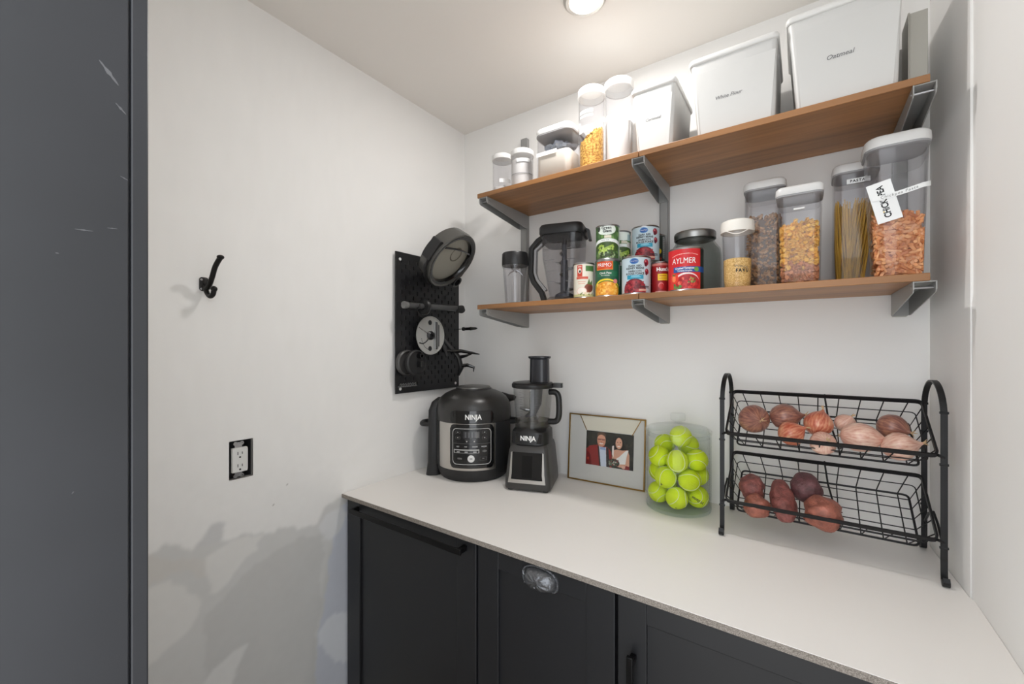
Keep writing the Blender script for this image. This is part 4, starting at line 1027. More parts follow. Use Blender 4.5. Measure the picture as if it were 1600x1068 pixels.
def onion(i, loc, r, m, rot, label, el=1.0):
    t = thing('onion', label, 'onion', loc, 0, 'onions in the upper basket'); t.rotation_euler = rot
    prof = [(0.0008, -0.92), (0.12, -0.93), (0.38, -0.86), (0.70, -0.66), (0.92, -0.34), (1.0, -0.02), (0.95, 0.28), (0.78, 0.56), (0.52, 0.80), (0.26, 0.98), (0.13, 1.10), (0.09, 1.20), (0.05, 1.24), (0.0008, 1.24)]
    mb = MB().lathe([(a * r, z * r * el) for a, z in prof], 30)
    mb.v = [tuple(Vector(v) * (1 + 0.05 * mnoise.noise(Vector(v) * 40 + Vector((i * 3.1, 0, 0))))) for v in mb.v]
    mb.build('bulb', m, t, smooth=70)
    rd = random.Random(i)
    mb = MB()
    for k in range(5):
        a = rd.uniform(0, 6.3); mb.tube([(0, 0, 1.14 * r * el), (0.10 * r * math.cos(a), 0.10 * r * math.sin(a), 1.32 * r * el), (0.26 * r * math.cos(a), 0.26 * r * math.sin(a), 1.46 * r * el)], [0.0016, 0.0012, 0.0004], 5)
    mb.build('dry_tip', DRY, t)
    mb = MB()
    for k in range(7):
        a = rd.uniform(0, 6.3); mb.tube([(0, 0, -0.90 * r * el), (0.12 * r * math.cos(a), 0.12 * r * math.sin(a), -1.02 * r * el)], [0.0008, 0.0003], 4)
    mb.build('roots', DRY, t)
h = PI / 2
for i, (loc, r, m, rot, lb, el) in enumerate([
    ((-0.1150, 1.330, 1.2085), 0.0350, ON1, (0.2, h * 0.95, -0.9), 'brown purple onion at the left end of the upper basket', 1.0),
    ((-0.0440, 1.352, 1.2190), 0.0315, ON1, (0.1, h * 0.9, 0.3), 'glossy purple onion second from the left at the back of the basket', 1.10),
    ((-0.0290, 1.3030, 1.1830), 0.0285, ON3, (0.6, 0.9, 0.8), 'red and pale peeled onion behind the front rail, left of centre', 1.0),
    ((0.0290, 1.340, 1.2085), 0.0300, ON3, (-0.2, 0.4, 0.4), 'orange red onion with papery top in the middle of the basket', 1.02),
    ((0.0370, 1.2890, 1.1700), 0.0255, ON2, (0.7, 1.0, -0.6), 'small pale onion with dry root low behind the front rail', 1.05),
    ((0.1100, 1.307, 1.1900), 0.0315, ON2, (0.1, h, 0.10), 'large long pink onion right of the basket centre', 1.22),
    ((0.1740, 1.356, 1.2140), 0.0280, ON1, (0.3, h * 1.1, -0.4), 'shaded brown onion at the right back of the upper basket', 1.05),
    ((0.1780, 1.2985, 1.1790), 0.0290, ON2, (0.2, h * 0.8, 0.2), 'pale pink onion at the right front of the upper basket', 1.08),
    ((0.0850, 1.365, 1.2120), 0.0215, ON2, (0.5, 0.5, 0), 'small pale onion at the back between the larger ones', 1.0)]):
    onion(i, loc, r * 1.1, m, rot, lb, el)
SP1 = mat('sweet potato skin', (134, 78, 72), 0.5, var=0.35, vscale=70, bump=0.8, bscale=160)
SP2 = mat('orange sweet potato skin', (156, 94, 78), 0.38, var=0.35, vscale=60, bump=0.8, bscale=160)
SP3 = mat('dark sweet potato skin', (104, 66, 68), 0.5, var=0.35, vscale=70, bump=0.8, bscale=160)
def potato(i, loc, r, l, rot, m, label, bend=0.1):
    t = thing('sweet_potato', label, 'sweet potato', loc, 0, 'sweet potatoes in the lower basket'); t.rotation_euler = rot
    n = 16; rings = []; r *= 1.07
    for k in range(n + 1):
        s = -1 + 2 * k / n
        q = max(0.02, math.sqrt(max(0, 1 - abs(s) ** 2.3)) * (1 - 0.12 * s))
        rings.append([(r * q * math.cos(2 * PI * j / 24) + bend * r * s * s, r * q * math.sin(2 * PI * j / 24), s * l / 2) for j in range(24)])
    mb = MB().loft(rings)
    mb.v = [tuple(Vector(v) + Vector((v[0], v[1], 0)) * 0.28 * mnoise.noise(Vector(v) * 42 + Vector((i * 5.3, 1, 0)))) for v in mb.v]
    mb.build('tuber', m, t, smooth=70)
    mb = MB(); rd = random.Random(i + 40)
    for k in range(6):
        a = rd.uniform(0, 6.28); s = rd.uniform(-0.7, 0.7); q = math.sqrt(1 - abs(s) ** 2.3) * (1 - 0.12 * s)
        mb.sphere((r * q * 0.985 * math.cos(a) + bend * r * s * s, r * q * 0.985 * math.sin(a), s * l / 2), 0.0016, 6, 4)
    mb.build('eyes', SP3, t)
A = math.atan2(0.535, 0.845)
potato(0, (-0.1190, 1.335, 1.0215), 0.0285, 0.085, (-h + 0.25, 0, 0.0), SP1, 'red brown sweet potato at the back left of the lower basket')
potato(1, (-0.1060, 1.2790, 0.9880), 0.0275, 0.062, (-h + 0.5, 0, 0.5), SP2, 'short orange sweet potato at the front left behind the lower rail')
potato(2, (-0.0490, 1.3080, 1.0060), 0.0275, 0.128, (-h + A + 0.05, 0, 0.22), SP1, 'long red sweet potato pointing to the front, second from the left')
potato(3, (0.0020, 1.358, 1.0370), 0.0310, 0.085, (-h + 0.5, 0, 0.2), SP3, 'dark purple sweet potato at the back of the lower basket')
potato(4, (0.0370, 1.2880, 0.9990), 0.0370, 0.082, (-h + 0.45, 0, -0.1), SP2, 'large round orange red sweet potato at the front of the lower basket', 0.02)

# ================================================================== LOWER SHELF
def rbox_container(name, label, x0, x1, yf, dep, h, xb0=None, xb1=None, lid_h=0.022, r=0.020, rz=0.0, clear=None, lid_in=0.02, top_extra=0.004):
    """clear rounded container with gasket lid; origin at the bottom centre"""
    xb0 = x0 if xb0 is None else xb0; xb1 = x1 if xb1 is None else xb1
    cx = (x0 + x1) / 2; w1 = x1 - x0; w0 = xb1 - xb0; d0 = dep * w0 / w1
    t = thing(name, label, 'food container', (cx, yf + dep / 2, ZL), rz)
    hb = h - lid_h; e = 0.0022
    bx = (xb0 + xb1) / 2 - cx
    outer = [rr(w0 - 0.008, d0 - 0.008, r - 0.004, 0.0, 6, bx), rr(w0, d0, r, 0.004, 6, bx), rr(w1 - 0.004, dep - 0.004, r, hb, 6)]
    inner = [rr(w1 - 0.004 - 2 * e, dep - 0.004 - 2 * e, r - e, hb, 6), rr(w0 - 2 * e, d0 - 2 * e, r - e, 0.006, 6, bx), rr(w0 - 0.012, d0 - 0.012, r - 0.006, 0.0035, 6, bx)]
    MB().loft(outer + inner).build('body', clear or M_clear, t, smooth=50)
    MB().loft([rr(w1 - 0.012, dep - 0.012, r - 0.004, hb - lid_in, 6), rr(w1 - 0.010, dep - 0.010, r - 0.003, hb - lid_in + 0.003, 6), rr(w1 - 0.010, dep - 0.010, r - 0.003, hb - 0.001, 6)]).build('lid_plug', MATS['lid plug clear'], t, smooth=50)
    MB().loft([rr(w1 - 0.006, dep - 0.006, r - 0.001, hb - 0.006, 6), rr(w1 + 0.001, dep + 0.001, r + 0.001, hb - 0.004, 6), rr(w1 + 0.001, dep + 0.001, r + 0.001, hb + 0.001, 6)]).build('gasket', M_gasket, t, smooth=50)
    MB().loft([rr(w1 + 0.002, dep + 0.002, r + 0.002, hb, 6), rr(w1 + top_extra, dep + top_extra, r + 0.003, hb + 0.004, 6), rr(w1 + top_extra - 0.002, dep + top_extra - 0.002, r + 0.002, h - 0.005, 6), rr(w1 - 0.008, dep - 0.008, r - 0.003, h, 6)]).build('lid', M_lid, t, smooth=50)
    return t

# pieces of pasta joined as one heap
def twist(mb, M, L=0.034, R=0.0050, turns=1.5, n=13):
    vs, fs = [], []
    for k in range(n):
        s = k / (n - 1); a = turns * 2 * PI * s; z = (s - 0.5) * L
        for j in range(3):
            b = a + j * 2 * PI / 3
            vs += [(R * math.cos(b), R * math.sin(b), z), (R * 0.55 * math.cos(b + 1.05), R * 0.55 * math.sin(b + 1.05), z)]
    for k in range(n - 1):
        for j in range(6):
            fs.append((k * 6 + j, k * 6 + (j + 1) % 6, (k + 1) * 6 + (j + 1) % 6, (k + 1) * 6 + j))
    fs += [tuple(range(5, -1, -1)), tuple(range((n - 1) * 6, n * 6))]
    mb.add(vs, fs, M)
def elbow(mb, M, R=0.0075, r=0.0032):
    mb.tube([(R * math.cos(a) - R * 0.6, R * math.sin(a), 0) for a in (-1.15, -0.6, 0, 0.6, 1.15)], r, 6, M=M)
def penne(mb, M, L=0.044, r=0.0036):
    mb.tube([(0, 0, -L / 2), (0.0006, 0, 0), (0, 0.0, L / 2)], r, 6, M=M)
def fill_box(name, label, cat, t, w0, d0, w1, d1, z0, ztop, n, fn, cols, seed, flat=0.4, bx=0.0, core=None, top_noise=0.012):
    """pile of pieces against the container walls; colours vary from piece to piece"""
    rd = random.Random(seed); mb = MB(); own = []
    R0 = Matrix.Rotation(t.rotation_euler.z, 4, 'Z')
    for i in range(n):
        s = rd.random(); q = s * 1.0
        z = z0 + (ztop - z0) * q
        f = (z - 0) / max(1e-6, ztop); w = (w0 + (w1 - w0) * f * 0.8) / 2 - 0.011; d = (d0 + (d1 - d0) * f * 0.8) / 2 - 0.011
        side = rd.random()
        if i > n * 0.84:
            x, y = rd.uniform(-w, w), rd.uniform(-d, d); z = ztop + rd.uniform(-0.006, 0.004)
        elif side < 0.58: x, y = rd.uniform(-w, w), -d + rd.uniform(0, 0.004)
        elif side < 0.79: x, y = -w + rd.uniform(0, 0.004), rd.uniform(-d, d)
        else: x, y = w - rd.uniform(0, 0.004), rd.uniform(-d, d)
        yaw = 0.0 if side < 0.58 else PI / 2
        th = rd.gauss(PI / 2, 0.75)
        M = Matrix.Translation((x + bx * (1 - f), y, z + top_noise * mnoise.noise((x * 60, y * 60, seed)) * f)) @ Matrix.Rotation(yaw + rd.gauss(0, flat * 0.5), 4, 'Z') @ Matrix.Rotation(th, 4, 'Y') @ Matrix.Rotation(rd.uniform(0, 6.28), 4, 'Z')
        b = len(mb.f); fn(mb, M); own += [cols[int(rd.random() * len(cols))](q) if callable(cols[0]) else rd.choice(cols)] * (len(mb.f) - b)
    for k, (x, y, z) in enumerate(mb.v):
        f = min(1.0, max(0.0, z / 0.28)); hw = (w0 + (w1 - w0) * f) / 2 - 0.0008; hd = (d0 + (d1 - d0) * f) / 2 - 0.0008; cr = 0.014
        xo = x - bx * (1 - f); xo = max(-hw, min(hw, xo)); y = max(-hd, min(hd, y))
        ex, ey = abs(xo) - (hw - cr), abs(y) - (hd - cr)
        if ex > 0 and ey > 0:
            l = math.hypot(ex, ey)
            if l > cr: xo = math.copysign(hw - cr + ex * cr / l, xo); y = math.copysign(hd - cr + ey * cr / l, y)
        mb.v[k] = (xo + bx * (1 - f), y, max(0.0045, z))
    # inner mass
    b = len(mb.f)
    mb.loft([rr(w0 - 0.020, d0 - 0.020, 0.012, 0.006, 4, bx), rr((w0 + w1) / 2 - 0.020, (d0 + d1) / 2 - 0.020, 0.012, ztop - 0.006, 4)])
    own += [core] * (len(mb.f) - b)
    me = bpy.data.meshes.new(name); me.from_pydata(mb.v, [], mb.f)
    cl = lin(np.array(own)); idx = np.repeat(np.arange(len(mb.f)), [len(f) for f in mb.f])
    a = me.color_attributes.new('Col', 'FLOAT_COLOR', 'CORNER'); c4 = np.ones((len(idx), 4)); c4[:, :3] = cl[idx]; a.data.foreach_set('color', c4.ravel())
    me.polygons.foreach_set('use_smooth', [True] * len(me.polygons)); me.set_sharp_from_angle(angle=math.radians(50))
    me.materials.append(M_food)
    o = bpy.data.objects.new(name, me); COL.objects.link(o)
    o.location = t.location; o.rotation_euler = t.rotation_euler
    return tag(o, label, cat, kind='stuff')
M_food = mat_attr('dry food', 0.55)

# --- personal blender cup
def cup():
    x, y = -0.857, 1.25
    t = thing('blender_cup', 'clear plastic blender cup with black blade cap at the left end of the lower shelf', 'cup', (x, y, ZL))
    MB().lathe([(0.001, 0), (0.034, 0), (0.035, 0.003), (0.0445, 0.138), (0.0425, 0.138), (0.033, 0.006), (0.001, 0.006)], 40).build('cup', M_clear, t)
    for k in range(10):
        a = 2 * PI * k / 10
        MB().tube([(0.0352 * math.cos(a), 0.0352 * math.sin(a), 0.012), (0.0422 * math.cos(a), 0.0422 * math.sin(a), 0.110)], 0.0012, 5).build('rib', M_clear, t)
    MB().lathe([(0.001, 0.142), (0.0455, 0.138), (0.047, 0.138), (0.0480, 0.146), (0.0470, 0.180), (0.0445, 0.184), (0.001, 0.184)], 44).build('blade_cap', M_black, t)
    MB().lathe([(0.0445, 0.132), (0.0475, 0.132), (0.0475, 0.138), (0.0445, 0.138), (0.0445, 0.132)], 40).build('rim_ring', M_clear, t)
    MB().lathe([(0.001, 0.142), (0.018, 0.142), (0.014, 0.128), (0.006, 0.122), (0.001, 0.122)], 20).build('hub', M_smoke, t)
    for k in range(4):
        a = k * PI / 2 + 0.4
        MB().tube([(0.004 * math.cos(a), 0.004 * math.sin(a), 0.124), (0.018 * math.cos(a), 0.018 * math.sin(a), 0.116 + 0.004 * (k % 2)), (0.027 * math.cos(a), 0.027 * math.sin(a), 0.104 + 0.018 * (k % 2))], [0.004, 0.003, 0.001], 6).build('blade', M_tin, t)
cup()

# --- blender jug
def jug():
    x, y = -0.692, 1.315
    t = thing('blender_jug', 'large clear blender jug with black lid and handle on the lower shelf', 'blender jug', (x, y, ZL), math.radians(14))
    cl = mat_clear('jug plastic', (246, 246, 247), edge=0.35, base=0.02, rough=0.05)
    outer = [rr(0.096, 0.096, 0.030, 0.016), rr(0.102, 0.102, 0.030, 0.040), rr(0.134, 0.128, 0.026, 0.150), rr(0.140, 0.134, 0.024, 0.232)]
    inner = [rr(0.135, 0.129, 0.022, 0.232), rr(0.129, 0.123, 0.024, 0.150), rr(0.097, 0.097, 0.028, 0.040), rr(0.090, 0.090, 0.028, 0.020)]
    MB().loft(outer + inner).build('jug', cl, t, smooth=40)
    MB().loft([rr(0.110, 0.110, 0.030, 0.0), rr(0.112, 0.112, 0.030, 0.014), rr(0.098, 0.098, 0.028, 0.019)]).build('base', M_smoke, t, smooth=40)
    MB().lathe([(0.001, 0.020), (0.034, 0.020), (0.032, 0.030), (0.014, 0.040), (0.012, 0.150), (0.009, 0.152), (0.0085, 0.225), (0.001, 0.225)], 24).build('blade_shaft', mat('shaft grey', (64, 64, 72), 0.3), t)
    for k in range(6):
        a = k * 2.1; z = 0.048 + 0.024 * k
        MB().tube([(0.010 * math.cos(a), 0.010 * math.sin(a), z), (0.030 * math.cos(a + 0.3), 0.030 * math.sin(a + 0.3), z + 0.002), (0.042 * math.cos(a + 0.6), 0.042 * math.sin(a + 0.6), z + 0.006)], [0.006, 0.004, 0.001], 6).build('blade', M_tin, t)
    MB().loft([rr(0.136, 0.130, 0.024, 0.205), rr(0.136, 0.130, 0.024, 0.231)]).build('lid_plug', mat_clear('plug smoke', (215, 215, 216), edge=0.3, base=0.03, rough=0.15, haze=0.25, hazec=(90, 90, 92)), t, smooth=40)
    MB().loft([rr(0.148, 0.142, 0.026, 0.231), rr(0.154, 0.146, 0.028, 0.236), rr(0.154, 0.146, 0.028, 0.256), rr(0.144, 0.136, 0.024, 0.264)]).build('lid', M_black, t, smooth=40)
    MB().tube([(0.074, 0.0, 0.252), (0.085, 0, 0.248), (0.089, 0, 0.225), (0.091, 0, 0.212)], 0.011, rect=(0.011, 0.004), up=(0, 1, 0)).build('pour_flap', M_black, t, smooth=30)
    hp = [(-0.070, 0.0, 0.240), (-0.095, 0.0, 0.226), (-0.120, 0.0, 0.200), (-0.122, 0.0, 0.110), (-0.112, 0.0, 0.080), (-0.082, 0.0, 0.040), (-0.070, 0.0, 0.002)]
    MB().tube(hp, 0.01, rect=(0.014, 0.0085), up=(0, 1, 0)).build('handle', M_black, t, smooth=30, bev=0.003)
    hp2 = [(-0.068, 0.0, 0.222), (-0.104, 0.0, 0.192), (-0.106, 0.0, 0.112), (-0.098, 0.0, 0.088), (-0.066, 0.0, 0.048)]
    MB().tube(hp2, 0.01, rect=(0.010, 0.004), up=(0, 1, 0)).build('handle_lining', M_gasket, t, smooth=30)
    mk = MB()
    for k in range(4):
        z = 0.070 + 0.036 * k; ww = 0.110 + (z - 0.04) * 0.27; yy = -(0.102 + (z - 0.04) * 0.236) / 2 - 0.0004
        for sx in (-1, 1): mk.add([(sx * ww * 0.15, yy, z), (sx * ww * 0.38, yy, z), (sx * ww * 0.38, yy, z + 0.0014), (sx * ww * 0.15, yy, z + 0.0014)], [(0, 1, 2, 3)])
    mk.build('measure_marks', M_inkg, t, smooth=0, fixn=False)
jug()

# --- cans
def can(name, label, x, y, z, r, h, art, texts=(), turn=0.0, group='food cans on the lower shelf', cat='can'):
    t = thing(name, label, cat, (x, y, z), face_cam(x, y, turn), group)
    MB().lathe([(0.001, 0.0025), (r - 0.003, 0.0025), (r - 0.0025, 0.0), (r, 0.0), (r + 0.0006, 0.002), (r - 0.001, 0.004), (r - 0.0012, h - 0.004), (r + 0.0006, h - 0.002), (r, h), (r - 0.0025, h), (r - 0.003, h - 0.0035), (r - 0.006, h - 0.004), (0.001, h - 0.004)], 48).build('tin', M_tin, t)
    if art is not None:
        R = r - 0.0006
        p = printed('paper_label', art, cyl_map(R), M_print, t)
        for (s, size, ax, ay, m, kw) in texts:
            lettering(s, size, m, p, cyl_map(R + 0.0010), at=(ax, ay), **kw)
    return t
def lab(r, h, bg, nu=150, nv=64):
    R = r - 0.0006
    return Art(-PI * R, PI * R, 0.005, h - 0.005, nu, nv, bg)
S = 1000.0
# coconut milk
r_, h_ = 0.0333, 0.112
a = lab(r_, h_, (232, 226, 210), 170, 84)
a.rect(-0.016, 0.086, 0.018, 0.036, (204, 70, 52)); a.ell(-0.016, 0.086, 0.006, 0.008, (236, 226, 214)); a.ell(-0.015, 0.084, 0.0032, 0.004, (40, 36, 36)); a.rect(-0.016, 0.099, 0.012, 0.004, (240, 200, 190))
a.rect(0.018, 0.093, 0.030, 0.017, (78, 122, 66)); a.rect(-0.008, 0.064, 0.038, 0.007, (206, 86, 66)); a.rect(-0.010, 0.052, 0.026, 0.003, (224, 180, 160)); a.rect(-0.010, 0.046, 0.022, 0.003, (224, 180, 160))
a.ell(0.014, 0.032, 0.016, 0.014, (140, 74, 56), 0.5); a.ell(0.018, 0.030, 0.010, 0.010, (112, 58, 46)); a.poly([(0.008, 0.044), (0.014, 0.062), (0.018, 0.048), (0.026, 0.058), (0.026, 0.042)], (96, 124, 70))
a.ell(-0.010, 0.022, 0.017, 0.013, (236, 206, 190)); a.ell(-0.010, 0.023, 0.014, 0.010, (246, 238, 228)); a.rect(0, 0.009, 0.3, 0.008, (206, 204, 150)); a.speck((-0.02, 0.03, 0.010, 0.018), [(120, 140, 80), (230, 220, 180)], 20, 0.001, 0.003, 2)
can('coconut_can', 'small cream can with red emblem and coconut picture beside the blender jug', -0.5795, 1.235, ZL, r_, h_, a, turn=4)
# chick peas (green, orange panel)
r_, h_ = 0.0385, 0.1125
a = lab(r_, h_, (30, 88, 62), 180, 84)
a.rect(-0.010, 0.0960, 0.056, 0.0285, (240, 150, 40)); a.rect(-0.010, 0.0960, 0.052, 0.025, (214, 76, 30))
a.rect(0, 0.069, 0.068, 0.016, (34, 104, 70)); a.rect(0.048, 0.066, 0.012, 0.066, (150, 160, 158)); [a.rect(0.048, 0.038 + 0.005 * k, 0.010, 0.0012, (90, 96, 96)) for k in range(12)]
a.ell(-0.004, 0.020, 0.046, 0.0345, (238, 212, 40)); a.ell(-0.003, 0.018, 0.044, 0.031, (50, 96, 40)); a.ell(-0.003, 0.017, 0.042, 0.0295, (232, 156, 44))
a.speck((-0.036, 0.030, 0.006, 0.041), [(246, 184, 72), (238, 164, 50), (222, 136, 34), (250, 200, 100)], 90, 0.0028, 0.0048, 3); a.ell(0.026, 0.047, 0.0075, 0.0065, (226, 130, 130))
can('chickpea_can', 'dark green can with orange lettered panel and chick pea picture at the shelf front', -0.5025, 1.242, ZL, r_, h_, a,
    [('PRIMO', 0.0165, -0.010, 0.0955, M_inkw, dict(sx=0.95)), ('Chick Peas', 0.0085, -0.006, 0.0715, M_inkw, dict(bold=0.0001)), ('Pois chiches', 0.0055, -0.006, 0.0645, M_inkw, {})], turn=-2)
# kidney beans
def kidney(lbl, x, y, z, turn):
    r_, h_ = 0.0418, 0.111
    a = lab(r_, h_, (190, 208, 216), 190, 84)
    a.rect(0.10, 0.055, 0.07, 0.10, (176, 198, 206))
    a.ell(-0.007, 0.0955, 0.0125, 0.0085, (60, 120, 180)); a.ell(-0.007, 0.0955, 0.0100, 0.0062, (26, 78, 150))
    red = [(120, 22, 34), (150, 34, 44), (96, 16, 28), (172, 56, 60)]
    for cx_, cz_, s in ((0.030, 0.092, 1.0), (0.032, 0.066, 0.85)):
        a.ell(cx_, cz_, 0.0085 * s, 0.0095 * s, (150, 34, 48), 0.4); a.ell(cx_ - 0.002, cz_ - 0.006, 0.005 * s, 0.006 * s, (96, 20, 40)); a.ell(cx_ - 0.003, cz_ + 0.003, 0.002, 0.003, (220, 130, 140))
    a.rect(-0.004, 0.0495, 0.048, 0.0115, (44, 148, 178)); a.rect(-0.002, 0.0495, 0.030, 0.0014, (180, 224, 236)); a.rect(-0.004, 0.0525, 0.024, 0.0012, (180, 224, 236))
    a.ell(-0.006, 0.012, 0.034, 0.033, (88, 14, 30)); a.ell(-0.006, 0.010, 0.0335, 0.032, (140, 24, 40)); a.speck((-0.034, 0.022, 0.006, 0.036), red, 90, 0.0024, 0.0046, 5)
    a.rect(0.026, 0.0225, 0.030, 0.0022, (50, 44, 50)); a.rect(0.018, 0.0125, 0.024, 0.006, (220, 170, 150)); a.rect(0.029, 0.0185, 0.024, 0.0018, (50, 44, 50))
    d = dict(bold=0.0002)
    return can('kidney_bean_can', lbl, x, y, z, r_, h_, a, [('Great Value', 0.0042, -0.007, 0.0955, M_inkw, {}), ('DARK RED', 0.0078, -0.005, 0.0815, M_ink, d), ('KIDNEY BEANS', 0.0078, -0.005, 0.0745, M_ink, d), ('HARICOTS', 0.0078, -0.005, 0.0660, M_ink, d), ('ROUGE FONCÉ', 0.0078, -0.005, 0.0590, M_ink, d)], turn)
kidney('pale blue kidney bean can standing at the front of the shelf', -0.411, 1.236, ZL, 2)
kidney('pale blue kidney bean can hidden at the back under its twin', -0.4125, 1.332, ZL, 5)
kidney('pale blue kidney bean can stacked on top at the back', -0.4125, 1.332, ZL + 0.1112, 2)
# green vegetable can on top of the chick peas
r_, h_ = 0.0362, 0.107
def greencan(lbl, x, y, z, turn, alt=False):
    a = lab(r_, h_, (70, 104, 58), 180, 84)
    a.speck((-0.06, 0.06, 0.0, 0.10), [(84, 122, 66), (52, 84, 44), (110, 146, 82), (64, 98, 54)], 120, 0.004, 0.009, 6)
    a.ell(0.0, 0.092, 0.030, 0.0175, (226, 234, 226)); a.ell(-0.026, 0.095, 0.006, 0.008, (52, 60, 50)); a.rect(0.060, 0.06, 0.03, 0.11, (196, 214, 196))
    a.rect(0.004, 0.0695, 0.022, 0.008, (216, 208, 190)); a.ell(0, 0.048, 0.050, 0.0165, (232, 236, 234)); a.ell(0, 0.038, 0.046, 0.0165, (60, 84, 34))
    a.poly([(-0.030, 0.020), (-0.022, 0.030), (0.022, 0.047), (0.020, 0.040), (-0.018, 0.018)], (150, 176, 72)); a.speck((-0.028, 0.022, 0.020, 0.044), [(170, 196, 90), (140, 170, 64), (190, 210, 120)], 26, 0.003, 0.0046, 8)
    a.rect(0, 0.012, 0.06, 0.012, (66, 86, 44)); a.speck((-0.03, 0.03, 0.006, 0.022), [(52, 66, 34), (150, 170, 130), (40, 50, 30), (110, 132, 78)], 40, 0.002, 0.005, 9)
    if alt: a.rect(0.028, 0.062, 0.03, 0.016, (214, 206, 200)); a.rect(0.03, 0.085, 0.03, 0.02, (176, 196, 196)); a.ell(0.03, 0.012, 0.022, 0.022, (206, 176, 140))
    return can('vegetable_can', lbl, x, y, z, r_, h_, a, [('Green', 0.0120, 0.0, 0.0962, M_ink, dict(bold=0.0003)), ('Giant', 0.0120, 0.002, 0.0865, M_ink, dict(bold=0.0004)), ('SWEET PEAS', 0.0045, -0.004, 0.0590, M_inkg, {})] if not alt else [], turn)
greencan('green vegetable can with pea pods stacked on the chick pea can', -0.5025, 1.242, ZL + 0.1127, -6)
greencan('green can stacked at the back between the pea and bean cans', -0.4975, 1.330, ZL + 0.1127, 20, True)
a = lab(0.0385, 0.1125, (30, 88, 62), 40, 12)
can('chickpea_can', 'dark green can hidden at the back under the second green can', -0.4975, 1.330, ZL, 0.0380, 0.1125, a, turn=20)
# dark can at the back with its support
def darkcan(lbl, z):
    a = lab(0.0325, 0.106, (34, 44, 38), 130, 60)
    a.rect(0.036, 0.062, 0.013, 0.070, (150, 152, 150)); [a.rect(0.036, 0.032 + 0.006 * k, 0.010, 0.0016, (96, 98, 98)) for k in range(11)]
    a.ell(0.012, 0.050, 0.012, 0.010, (224, 190, 40)); a.speck((-0.03, 0.022, 0.008, 0.03), [(150, 40, 36), (190, 60, 50), (110, 26, 26)], 40, 0.003, 0.006, 4)
    can('dark_can', lbl, -0.405, 1.407, z, 0.0325, 0.106, a, turn=-4)
darkcan('dark green can at the very back on the lower level, mostly hidden', ZL)
darkcan('dark can with yellow spot at the back against the wall standard', ZL + 0.1065)
# tomato paste
r_, h_ = 0.0262, 0.098
a = lab(r_, h_, (150, 26, 30), 130, 72)
a.rect(0, 0.09, 0.3, 0.008, (196, 120, 110)); a.rect(0.006, 0.052, 0.030, 0.020, (240, 206, 40)); a.rect(0.006, 0.056, 0.022, 0.0026, (200, 130, 30)); a.rect(0.006, 0.049, 0.024, 0.0026, (200, 130, 30))
a.ell(0.0, 0.028, 0.008, 0.009, (226, 120, 120)); a.ell(0.001, 0.025, 0.007, 0.008, (196, 40, 40)); a.rect(0, 0.010, 0.034, 0.004, (216, 170, 160))
can('tomato_paste_can', 'small dark red can with yellow panel between the bean and tomato cans', -0.3534, 1.280, ZL, r_, h_, a, [("Hunt's", 0.0145, 0.006, 0.0745, M_inkw, dict(bold=0.0006))], turn=6)
# tomatoes
r_, h_ = 0.0462, 0.118
a = lab(r_, h_, (206, 34, 40), 200, 90)
a.rect(0.060, 0.06, 0.030, 0.12, (26, 40, 34)); a.poly([(-0.036, 0.094), (-0.02, 0.099), (0, 0.101), (0.02, 0.1005), (0.036, 0.097), (0.036, 0.0955), (0.02, 0.099), (0, 0.0995), (-0.02, 0.0975), (-0.036, 0.0925)], (240, 200, 190))
a.rect(0.008, 0.0575, 0.078, 0.0155, (28, 84, 158)); a.rect(0.070, 0.0575, 0.050, 0.0155, (24, 70, 140)); a.ell(0.032, 0.0575, 0.007, 0.006, (110, 160, 60))
a.ell(0.006, 0.024, 0.034, 0.025, (240, 226, 224)); a.ell(0.008, 0.022, 0.0325, 0.0225, (176, 26, 36)); a.speck((-0.014, 0.036, 0.006, 0.034), [(214, 60, 52), (196, 36, 40), (232, 110, 90), (160, 20, 30)], 50, 0.003, 0.006, 6); a.speck((0.010, 0.028, 0.018, 0.034), [(90, 120, 60), (150, 160, 80)], 8, 0.002, 0.004, 2)
a.ell(-0.030, 0.034, 0.014, 0.016, (222, 60, 40)); a.ell(-0.030, 0.034, 0.006, 0.010, (240, 130, 80)); a.poly([(-0.036, 0.048), (-0.028, 0.044), (-0.022, 0.050), (-0.027, 0.041), (-0.033, 0.042)], (70, 110, 50)); a.ell(-0.034, 0.014, 0.012, 0.012, (214, 50, 40)); a.speck((-0.03, -0.01, 0.006, 0.018), [(90, 140, 70), (70, 120, 60)], 7, 0.003, 0.005, 1)
can('tomato_can', 'large red tomato can with blue banner in front of the glass jar', -0.272, 1.240, ZL, r_, h_, a, [('AYLMER', 0.0215, -0.003, 0.0805, M_inkw, dict(sx=0.82, shear=0.08)), ('Crushed Tomatoes', 0.0075, 0.0, 0.0605, M_inkw, dict(bold=0.0002, sx=0.85)), ('Tomates broyées', 0.0065, 0.0, 0.0540, M_inkw, dict(bold=0.0001, sx=0.85))], turn=-4)

